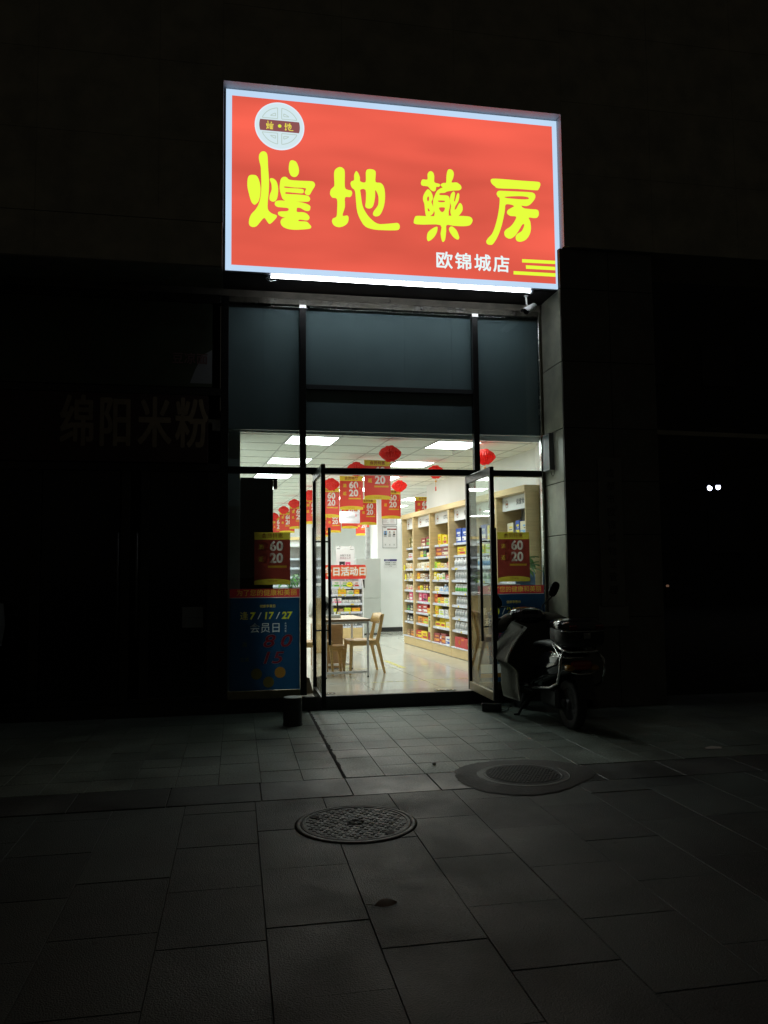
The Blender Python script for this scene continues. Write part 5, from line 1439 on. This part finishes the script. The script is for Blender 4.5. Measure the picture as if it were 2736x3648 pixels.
# adapter on the ground with a cord
t = thing('power_adapter', 'small black box with a cord on the paving under the right door', 'power box', (2.725, -.52, 0))
a = MB(); a.box(-.11, .10, -.035, .035, .004, .085, blackp, .006); o = a.build('case', t); o.rotation_euler[2] = -.28
a = MB(); a.tube([(.09, -.02, .02), (.15, -.01, .006), (.20, .05, .005), (.23, .14, .005), (.30, .25, .006), (.34, .40, .01)], .004, blackp, 6); a.build('cord', t)
# vertical plaque on the pillar front
t = thing('name_plaque', 'tall narrow pale plaque with faint characters on the dark pillar front', 'plaque', (4.135, -.577, .88))
a = MB(); a.box(-.14, .14, -.022, 0, .225, 1.885, mat('plaque', (.16, .155, .135), .6, 0, .4, .12, 5), .003); a.build('board', t)
a = MB()
for k, c in enumerate('成都市欧锦城物业管理'): a.text(c, lambda x, z, d, k=k: (x, -.0235, 1.70-.145*k+z), mat('plaque_ink', (.04, .04, .038), .6), .105, .001)
a.build('lettering', t)
a = MB(); a.box(-.18, .18, -.014, 0, .0, .222, mat('plaque2', (.20, .195, .18), .6, 0, .4, .12, 5), .002); a.build('lower_plate', t)

# ================================================================== noodle shop on the left (closed, unlit)
t = thing('noodle_shop_building', 'dark closed noodle shop front left of the pharmacy', 'building', (0, 0, 0))
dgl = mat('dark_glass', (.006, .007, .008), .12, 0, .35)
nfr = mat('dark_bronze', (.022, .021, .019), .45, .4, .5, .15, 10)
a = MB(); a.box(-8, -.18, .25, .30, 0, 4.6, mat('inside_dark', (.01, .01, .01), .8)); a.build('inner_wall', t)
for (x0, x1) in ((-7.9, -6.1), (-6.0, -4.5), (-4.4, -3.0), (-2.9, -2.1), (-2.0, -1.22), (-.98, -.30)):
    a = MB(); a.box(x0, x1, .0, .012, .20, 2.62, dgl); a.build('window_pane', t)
a = MB()
for x in (-8.0, -6.1, -4.5, -3.0, -2.1, -1.20, -1.00, -.30): a.box(x, x+.09 if x != -.30 else -.171, -.04, .05, .149, 2.62, nfr, .003)
a.box(-8, -.171, -.045, .05, 2.621, 2.70, nfr, .003); a.box(-8, -.171, -.045, .05, 3.46, 3.54, nfr, .003); a.box(-8, -.171, -.045, .05, 4.50, 4.599, nfr, .003); a.box(-8, -.171, -.035, .04, .149, .199, nfr, .003)
a.build('window_frame', t)
for x in (-1.225, -1.03):
    a = MB(); a.tube([(x, -.075, .85), (x, -.075, 1.95)], .014, mat('dull_steel', (.06, .06, .058), .5, .6), 8); a.build('door_handle', t)
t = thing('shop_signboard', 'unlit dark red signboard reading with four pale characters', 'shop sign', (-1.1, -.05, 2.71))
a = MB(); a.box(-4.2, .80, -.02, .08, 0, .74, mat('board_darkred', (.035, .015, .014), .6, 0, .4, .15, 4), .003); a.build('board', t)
a = MB()
for c, px in zip('绵阳米粉', (-.555, -.17, .238, .628)): a.text(c, lambda x, z, d, px=px: (px+x, -.0225, .39+z), mat('board_letter', (.22, .17, .11), .6, 0, .4, .2, 6), .58, .010, 'CENTER', False, .62)
a.build('lettering', t)
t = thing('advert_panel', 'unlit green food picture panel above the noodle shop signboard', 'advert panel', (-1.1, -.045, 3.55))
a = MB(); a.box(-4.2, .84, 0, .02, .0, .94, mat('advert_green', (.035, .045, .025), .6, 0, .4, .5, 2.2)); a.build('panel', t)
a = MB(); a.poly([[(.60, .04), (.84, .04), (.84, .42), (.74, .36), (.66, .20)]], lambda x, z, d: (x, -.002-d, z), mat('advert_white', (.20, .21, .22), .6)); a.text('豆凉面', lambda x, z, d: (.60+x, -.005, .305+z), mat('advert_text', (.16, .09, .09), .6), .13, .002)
a.build('print', t)
# dim things behind and before the noodle shop glass
t = thing('food_cart', 'dim pale cart with round openings at the far left edge', 'cart', (-2.50, -.45, .148*0))
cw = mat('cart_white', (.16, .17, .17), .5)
a = MB(); a.poly([[(-.32, .80), (.17, .80), (.20, 1.0), (.18, 1.22), (.05, 1.27), (-.32, 1.20)]], lambda x, z, d: (x, d, z), cw, .30); a.build('body', t)
a = MB()
for (x, z, r_) in ((.06, .93, .05), (-.16, .92, .06), (.06, 1.10, .04), (-.2, 1.1, .05)): a.lathe([(r_, 0), (r_*.8, .004), (0, .004)], blackp, 20, (x, -.006, z), 'y')
a.build('opening', t)
a = MB(); a.box(-.28, .14, .03, .28, .12, .798, nfr, .01); a.build('base', t)
for x in (-.2, .1):
    a = MB(); a.lathe([(.11, -.02), (.12, 0), (.11, .02), (0, .02)], blackp, 24, (x, .15, .12), 'y'); a.build('wheel', t)
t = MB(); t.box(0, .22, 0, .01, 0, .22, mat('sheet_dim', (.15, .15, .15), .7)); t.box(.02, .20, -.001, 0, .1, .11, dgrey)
tag(t.build('paper_notice', None, (-.56, -.003, .93)), 'dim white notice sheet low on the noodle shop door glass', 'notice')

# ================================================================== far side of the dark street
t = thing('far_building', 'black unlit building far across the lane at right', 'building', (20, 22, 0))
fm_ = mat('far_wall', (.02, .02, .02), .8)
a = MB(); a.box(-8, 22, 0, 8, 0, 14, fm_); a.build('wall', t)
for i in range(8):
    for j in range(3):
        a = MB(); a.box(-7+3.4*i, -5.4+3.4*i, -.05, -.001, 2.2+3.6*j, 4.0+3.6*j, dgl); a.build('window', t)
p0 = None
for i, (x, z) in enumerate(((18.66, 4.75), (19.03, 4.79))):
    t = thing('flood_lamp', ['left one of two small bright lamps far across the lane', 'right one of two small bright lamps far across the lane'][i], 'lamp', (x, 20, z), 0, 'pair of far bright lamps')
    a = MB(); a.box(-.11, .11, .02, .12, -.11, .12, blackp, .01); a.box(-.03, .03, .12, 1.99, .02, .05, blackp); a.build('housing', t)
    a = MB(); a.poly([[(.105*math.cos(q*math.pi/14), .11*math.sin(q*math.pi/14)) for q in range(28) if math.sin(q*math.pi/14+.5*(1-i)) < .75]], lambda x, z, d: (x, -d, z), emis('flood_light', (.72, .76, 1, 1), 6), .015); a.build('lens', t)
t = thing('entrance_lamp', 'faint small orange lamp low in the dark lane', 'lamp', (16.67, 20, .87))
a = MB(); a.box(-.05, .05, .02, .08, -.9, .03, blackp, .005); a.build('post', t); a = MB(); a.lathe([(.045, -.04), (.06, 0), (.045, .04), (0, .045)], emis('faint_orange', (1, .55, .35, 1), .10), 14); a.build('bulb', t)

# ================================================================== parked scooter
sc = thing('motor_scooter', 'black scooter with top box and padded wind apron parked by the right window', 'scooter', (3.13, -.98, 0), R(2))
pa = mat('scooter_paint', (.010, .010, .012), .12, 0, .5, .05, 10, 0, 60, .6)
pla = mat('scooter_plastic', (.018, .018, .018), .5, 0, .5, .1, 20)
rub = mat('tyre_rubber', (.012, .012, .012), .8)
chrome = mat('chrome', (.50, .50, .50), .20, 1.0, .5, .2, 30)
quilt = mat('quilted_cloth', (.11, .105, .085), .8, 0, .3, .12, 10, .5, 40)
def loft(mb, secs, m, n=20, power=2.6):
    """secs: (y, cz, half width, half height) super-ellipse rings along y"""
    vs = []
    for (y, cz, w, h) in secs:
        for k in range(n):
            an = 2*math.pi*k/n; c, s = math.cos(an), math.sin(an)
            vs.append((w*math.copysign(abs(c)**(2/power), c), y, cz+h*math.copysign(abs(s)**(2/power), s)))
    L = len(secs)
    mb.add(vs, [(i*n+k, i*n+(k+1) % n, (i+1)*n+(k+1) % n, (i+1)*n+k) for i in range(L-1) for k in range(n)]+[tuple(range(n))[::-1], tuple((L-1)*n+k for k in range(n))], m, True)
for (yy, r_) in ((-.66, .235), (.62, .235)):
    w_ = thing('tmp', None, None) if False else None
    a = MB(); prof = [(r_-.085, -.035), (r_-.03, -.052), (r_-.005, -.035), (r_, 0), (r_-.005, .035), (r_-.03, .052), (r_-.085, .035), (r_-.085, -.035)]
    a.lathe(prof, rub, 40, (0, yy, r_), 'x'); wh = a.build('wheel', sc)
    a = MB(); a.lathe([(r_-.085, -.03), (r_-.10, -.03), (r_-.10, .03), (r_-.085, .03)], pla, 36, (0, yy, r_), 'x')
    for k in range(5):
        an = 2*math.pi*k/5; a.tube([(0, yy+.03*math.cos(an), r_+.03*math.sin(an)), (0, yy+(r_-.1)*math.cos(an), r_+(r_-.1)*math.sin(an))], .014, pla, 6)
    a.lathe([(.045, -.05), (.045, .05), (0, .05)], pla, 18, (0, yy, r_), 'x'); a.build('rim', wh)
a = MB(); loft(a, [(-.90, .66, .05, .03), (-.88, .66, .11, .07), (-.78, .64, .16, .12), (-.5, .60, .185, .17), (-.2, .52, .18, .17), (0, .40, .16, .12), (.08, .34, .13, .05)], pa); a.build('rear_body', sc)
a = MB(); loft(a, [(-.72, .775, .10, .02), (-.68, .785, .14, .04), (-.45, .785, .155, .045), (-.2, .765, .14, .045), (.0, .745, .10, .035), (.03, .74, .05, .02)], mat('seat_vinyl', (.02, .02, .021), .55, 0, .5, .1, 14, .2, 80)); a.build('seat', sc)
a = MB(); a.box(-.15, .15, -.05, .46, .27, .33, pla, .02); a.build('footboard', sc)
a = MB(); loft(a, [(.36, .30, .12, .04), (.42, .45, .19, .18), (.50, .62, .20, .30), (.57, .70, .15, .24), (.61, .74, .06, .12)], pa); a.build('front_shield', sc)
a = MB(); a.tube([(0, .50, .85), (0, .47, 1.0)], .03, pla, 10)
a.tube([(-.05, .64, .62), (-.05, .62, .235)], .018, steel, 8); a.tube([(.05, .64, .62), (.05, .62, .235)], .018, steel, 8); a.build('fork', sc)
a = MB(); vs = []; n = 14
for k in range(n+1):
    an = R(20+140*k/n)
    for s in (-1, -.4, .4, 1): vs.append((s*.068, .62+.262*math.cos(an), .235+(.262-.02*abs(s))*math.sin(an)))
a.add(vs, [(k*4+q, (k+1)*4+q, (k+1)*4+q+1, k*4+q+1) for k in range(n) for q in range(3)], pa, True); a.build('front_fender', sc)
a = MB(); loft(a, [(.28, 1.00, .10, .03), (.33, 1.01, .19, .085), (.42, 1.00, .21, .115), (.52, .98, .17, .10), (.60, .95, .08, .05)], pa); hc = a.build('handlebar_cowl', sc)
a = MB(); a.lathe([(.0, .585), (.06, .60), (.09, .58)], chrome, 20, (0, 0, .94), 'y'); a.build('headlight', sc)
a = MB(); a.box(-.10, .10, .285, .31, 1.035, 1.085, mat('gauge_glass', (.02, .02, .02), .05), .01); a.build('gauge', hc)
for s in (-1, 1):
    a = MB(); a.tube([(s*.14, .42, 1.01), (s*.26, .37, 1.00), (s*.38, .30, .985)], .018, pla, 10); a.tube([(s*.38, .30, .985), (s*.40, .29, .98)], .022, chrome, 10)
    a.tube([(s*.20, .44, .98), (s*.30, .42, .965), (s*.38, .36, .955)], .006, chrome, 6); a.build('handlebar', sc)
    # padded hand muff
    a = MB(); vs = []; nr = 9; n = 14
    for i in range(nr):
        u_ = i/(nr-1); x = s*(.17+.25*u_); cy = .42-.13*u_; cz = .995-.05*u_-(.06*u_ if s < 0 else .0)
        rr_ = .062+.030*math.sin(math.pi*min(1, u_*1.05))-.02*(u_ > .95)
        for k in range(n):
            an = 2*math.pi*k/n; q_ = rr_*(1+.06*math.sin(5*an+i))
            vs.append((x+.01*math.sin(an*3), cy+q_*math.cos(an), cz+q_*.85*math.sin(an)))
    a.add(vs, [(i*n+k, i*n+(k+1) % n, (i+1)*n+(k+1) % n, (i+1)*n+k) for i in range(nr-1) for k in range(n)]+[tuple((nr-1)*n+k for k in range(n))], quilt, True); a.build('hand_muff', sc)
    # mirror on its stalk
    a = MB(); mx_, my_, mz_ = (s*.33 if s > 0 else -.345), .40, (1.30 if s > 0 else 1.185)
    base = (s*.17, .42, 1.04)
    a.tube([base, (s*.20, .43, 1.12), (mx_-s*.02, my_, mz_-.075)], .0065, blackp, 8); a.build('mirror_stalk', sc)
    a = MB(); ring = []; n = 20
    for k in range(n):
        an = 2*math.pi*k/n; X = .052*math.copysign(abs(math.cos(an))**.75, math.cos(an)); Z = .088*math.copysign(abs(math.sin(an))**.75, math.sin(an))
        tl = R(-28*s if s > 0 else 32); ring.append((X*math.cos(tl)-Z*math.sin(tl), X*math.sin(tl)+Z*math.cos(tl)))
    a.add([(mx_+p_[0]*f_, my_+o_, mz_+p_[1]*f_) for (f_, o_) in ((.93, -.012), (1, -.004), (.95, .015), (.55, .035)) for p_ in ring],
          [(i*n+k, i*n+(k+1) % n, (i+1)*n+(k+1) % n, (i+1)*n+k) for i in range(3) for k in range(n)]+[tuple(3*n+k for k in range(n))], blackp, True)
    mm = a.build('mirror', sc)
    a = MB(); a.add([(mx_+p_[0]*.92, my_-.0115, mz_+p_[1]*.92) for p_ in ring], [tuple(range(n))], mat('mirror_face', (.25, .27, .28), .03, 1)); a.build('mirror_glass', mm)
# wind apron: padded sheet hung from the handlebar, wings folded back round the knees
a = MB(); NU, NV = 36, 26; vs = []
for j in range(NV+1):
    v = j/NV
    for i in range(NU+1):
        u_ = -1+2*i/NU
        z = .98-.78*v
        half = .235+.255*math.sin(min(1, v*1.75)*math.pi/2)*(1 if v < .50 else 1)
        if v > .46: half -= .12*math.sin(min(1, (v-.46)/.16)*math.pi/2)
        if v > .85: half -= .02*(v-.85)/.15
        s_u = abs(u_)
        if s_u < .55: x = half*s_u/.55; y = .34-.10*(s_u/.55)**3
        else:
            tt = (s_u-.55)/.45; x = half*(1+.04*math.sin(math.pi*tt))-.03*tt*v; y = .24-.40*tt
        x = math.copysign(x, u_); y += -.05*v+.10*max(0, v-.5)
        z -= .05*abs(u_)**3*(1-v)
        q1 = math.sin((u_*7+z*9)*1.6); q2 = math.sin((u_*7-z*9)*1.6)
        y += .006*abs(q1*q2)**.4+.012*math.sin(6*z+3*u_)
        vs.append((x, y, z))
m0 = len(vs)
vs += [(x*.985, y-.018, z) for (x, y, z) in vs]
fs = [(j*(NU+1)+i, j*(NU+1)+i+1, (j+1)*(NU+1)+i+1, (j+1)*(NU+1)+i) for j in range(NV) for i in range(NU)]
fs += [tuple(m0+q for q in f[::-1]) for f in fs]
rimv = list(range(NU+1))+[j*(NU+1)+NU for j in range(1, NV+1)]+[NV*(NU+1)+i for i in range(NU-1, -1, -1)]+[j*(NU+1) for j in range(NV-1, 0, -1)]
fs += [(rimv[k], rimv[(k+1) % len(rimv)], m0+rimv[(k+1) % len(rimv)], m0+rimv[k]) for k in range(len(rimv))]
a.add(vs, fs, quilt, True); a.build('wind_apron', sc)
# top box
a = MB(); loft(a, [(-1.00, .90, .12, .06), (-.98, .90, .19, .105), (-.80, .905, .215, .125), (-.62, .91, .19, .11), (-.59, .91, .10, .05)], pla, 24, 3.4); tbx = a.build('top_box', sc)
a = MB(); loft(a, [(-1.005, .965, .10, .03), (-.985, .970, .193, .062), (-.80, .985, .218, .072), (-.62, .985, .193, .060), (-.585, .98, .10, .03)], pa, 24, 3.0); lid = a.build('lid', tbx)
a = MB()
pth = [(-.21, -.88, .945), (-.205, -.95, .945), (-.17, -.995, .945), (0, -1.018, .945), (.17, -.995, .945), (.205, -.95, .945), (.21, -.88, .945)]
a.tube(pth, .004, chrome, 8); a.box(-.035, .035, -1.022, -1.00, .88, .93, chrome, .004); a.build('trim', tbx)
a = MB(); a.box(-.17, -.09, -1.016, -.985, .955, 1.0, mat('reflector', (.10, .012, .012), .15, 0, .8), .008); a.box(.09, .17, -1.016, -.985, .955, 1.0, mat('reflector', (.1, .01, .01), .15), .008); a.build('reflector', tbx)
# rear grab rail and crash bars
a = MB()
a.tube([(-.12, -.55, .80), (-.165, -.70, .80), (-.17, -.86, .765), (-.14, -.93, .755), (0, -.96, .755), (.14, -.93, .755), (.17, -.86, .765), (.165, -.70, .80), (.12, -.55, .80)], .012, chrome, 10)
a.tube([(-.165, -.62, .80), (-.18, -.80, .70), (-.15, -.90, .70), (0, -.925, .70)], .009, chrome, 8); a.build('grab_rail', sc)
for s in (-1, 1):
    a = MB(); a.tube([(s*.17, -.86, .745), (s*.215, -.90, .68), (s*.225, -.90, .58), (s*.225, -.84, .46), (s*.235, -.70, .405), (s*.24, -.30, .355), (s*.18, -.10, .33)], .0125, chrome, 10); a.build('crash_bar', sc)
    a = MB(); loft(a, [(-.935, .60, .02, .01), (-.925, .60, .035, .022), (-.88, .60, .045, .03), (-.84, .61, .03, .02)], mat('indicator', (.35, .16, .02), .15, 0, .5), 14)
    o = a.build('indicator', sc); o.location.x = s*.12
a = MB(); loft(a, [(-.925, .625, .05, .015), (-.915, .625, .095, .040), (-.87, .63, .11, .055), (-.80, .64, .09, .04)], mat('tail_lens', (.30, .012, .012), .08, 0, .8), 18, 3); tl_ = a.build('tail_light', sc)
a = MB(); a.tube([(-.115, -.905, .565), (-.05, -.935, .548), (.05, -.935, .548), (.115, -.905, .565)], .008, chrome, 8); a.build('trim', tl_)
a = MB(); a.add([(-.09, -.93, .54), (.09, -.93, .54), (.08, -.985, .33), (-.08, -.985, .33)], [(0, 1, 2, 3)], pla); a.add([(-.09, -.926, .54), (.09, -.926, .54), (.08, -.981, .33), (-.08, -.981, .33)], [(3, 2, 1, 0)], pla); a.build('mudguard', sc)
a = MB(); a.tube([(.16, -.25, .20), (.17, -.55, .21), (.18, -.80, .25), (.18, -.81, .252)], [.03, .042, .044, .02], pla, 14); a.build('exhaust', sc)
a = MB(); a.box(-.11, .11, -.55, -.15, .17, .36, pla, .03); a.tube([(.0, -.2, .24), (-.02, -.64, .235)], .05, pla, 12); a.build('engine', sc)
a = MB(); a.tube([(-.10, .0, .27), (-.17, .12, .12), (-.205, .18, .008)], .013, pla, 8); a.tube([(-.205, .18, .008), (-.25, .20, .006)], .013, pla, 8); a.tube([(-.14, .06, .19), (-.20, .0, .15), (-.24, .06, .10)], .005, pla, 6); a.build('side_stand', sc)
for s in (-1, 1):
    a = MB(); a.tube([(s*.13, -.05, .34), (s*.24, -.04, .345)], .012, chrome, 8); a.build('foot_peg', sc)
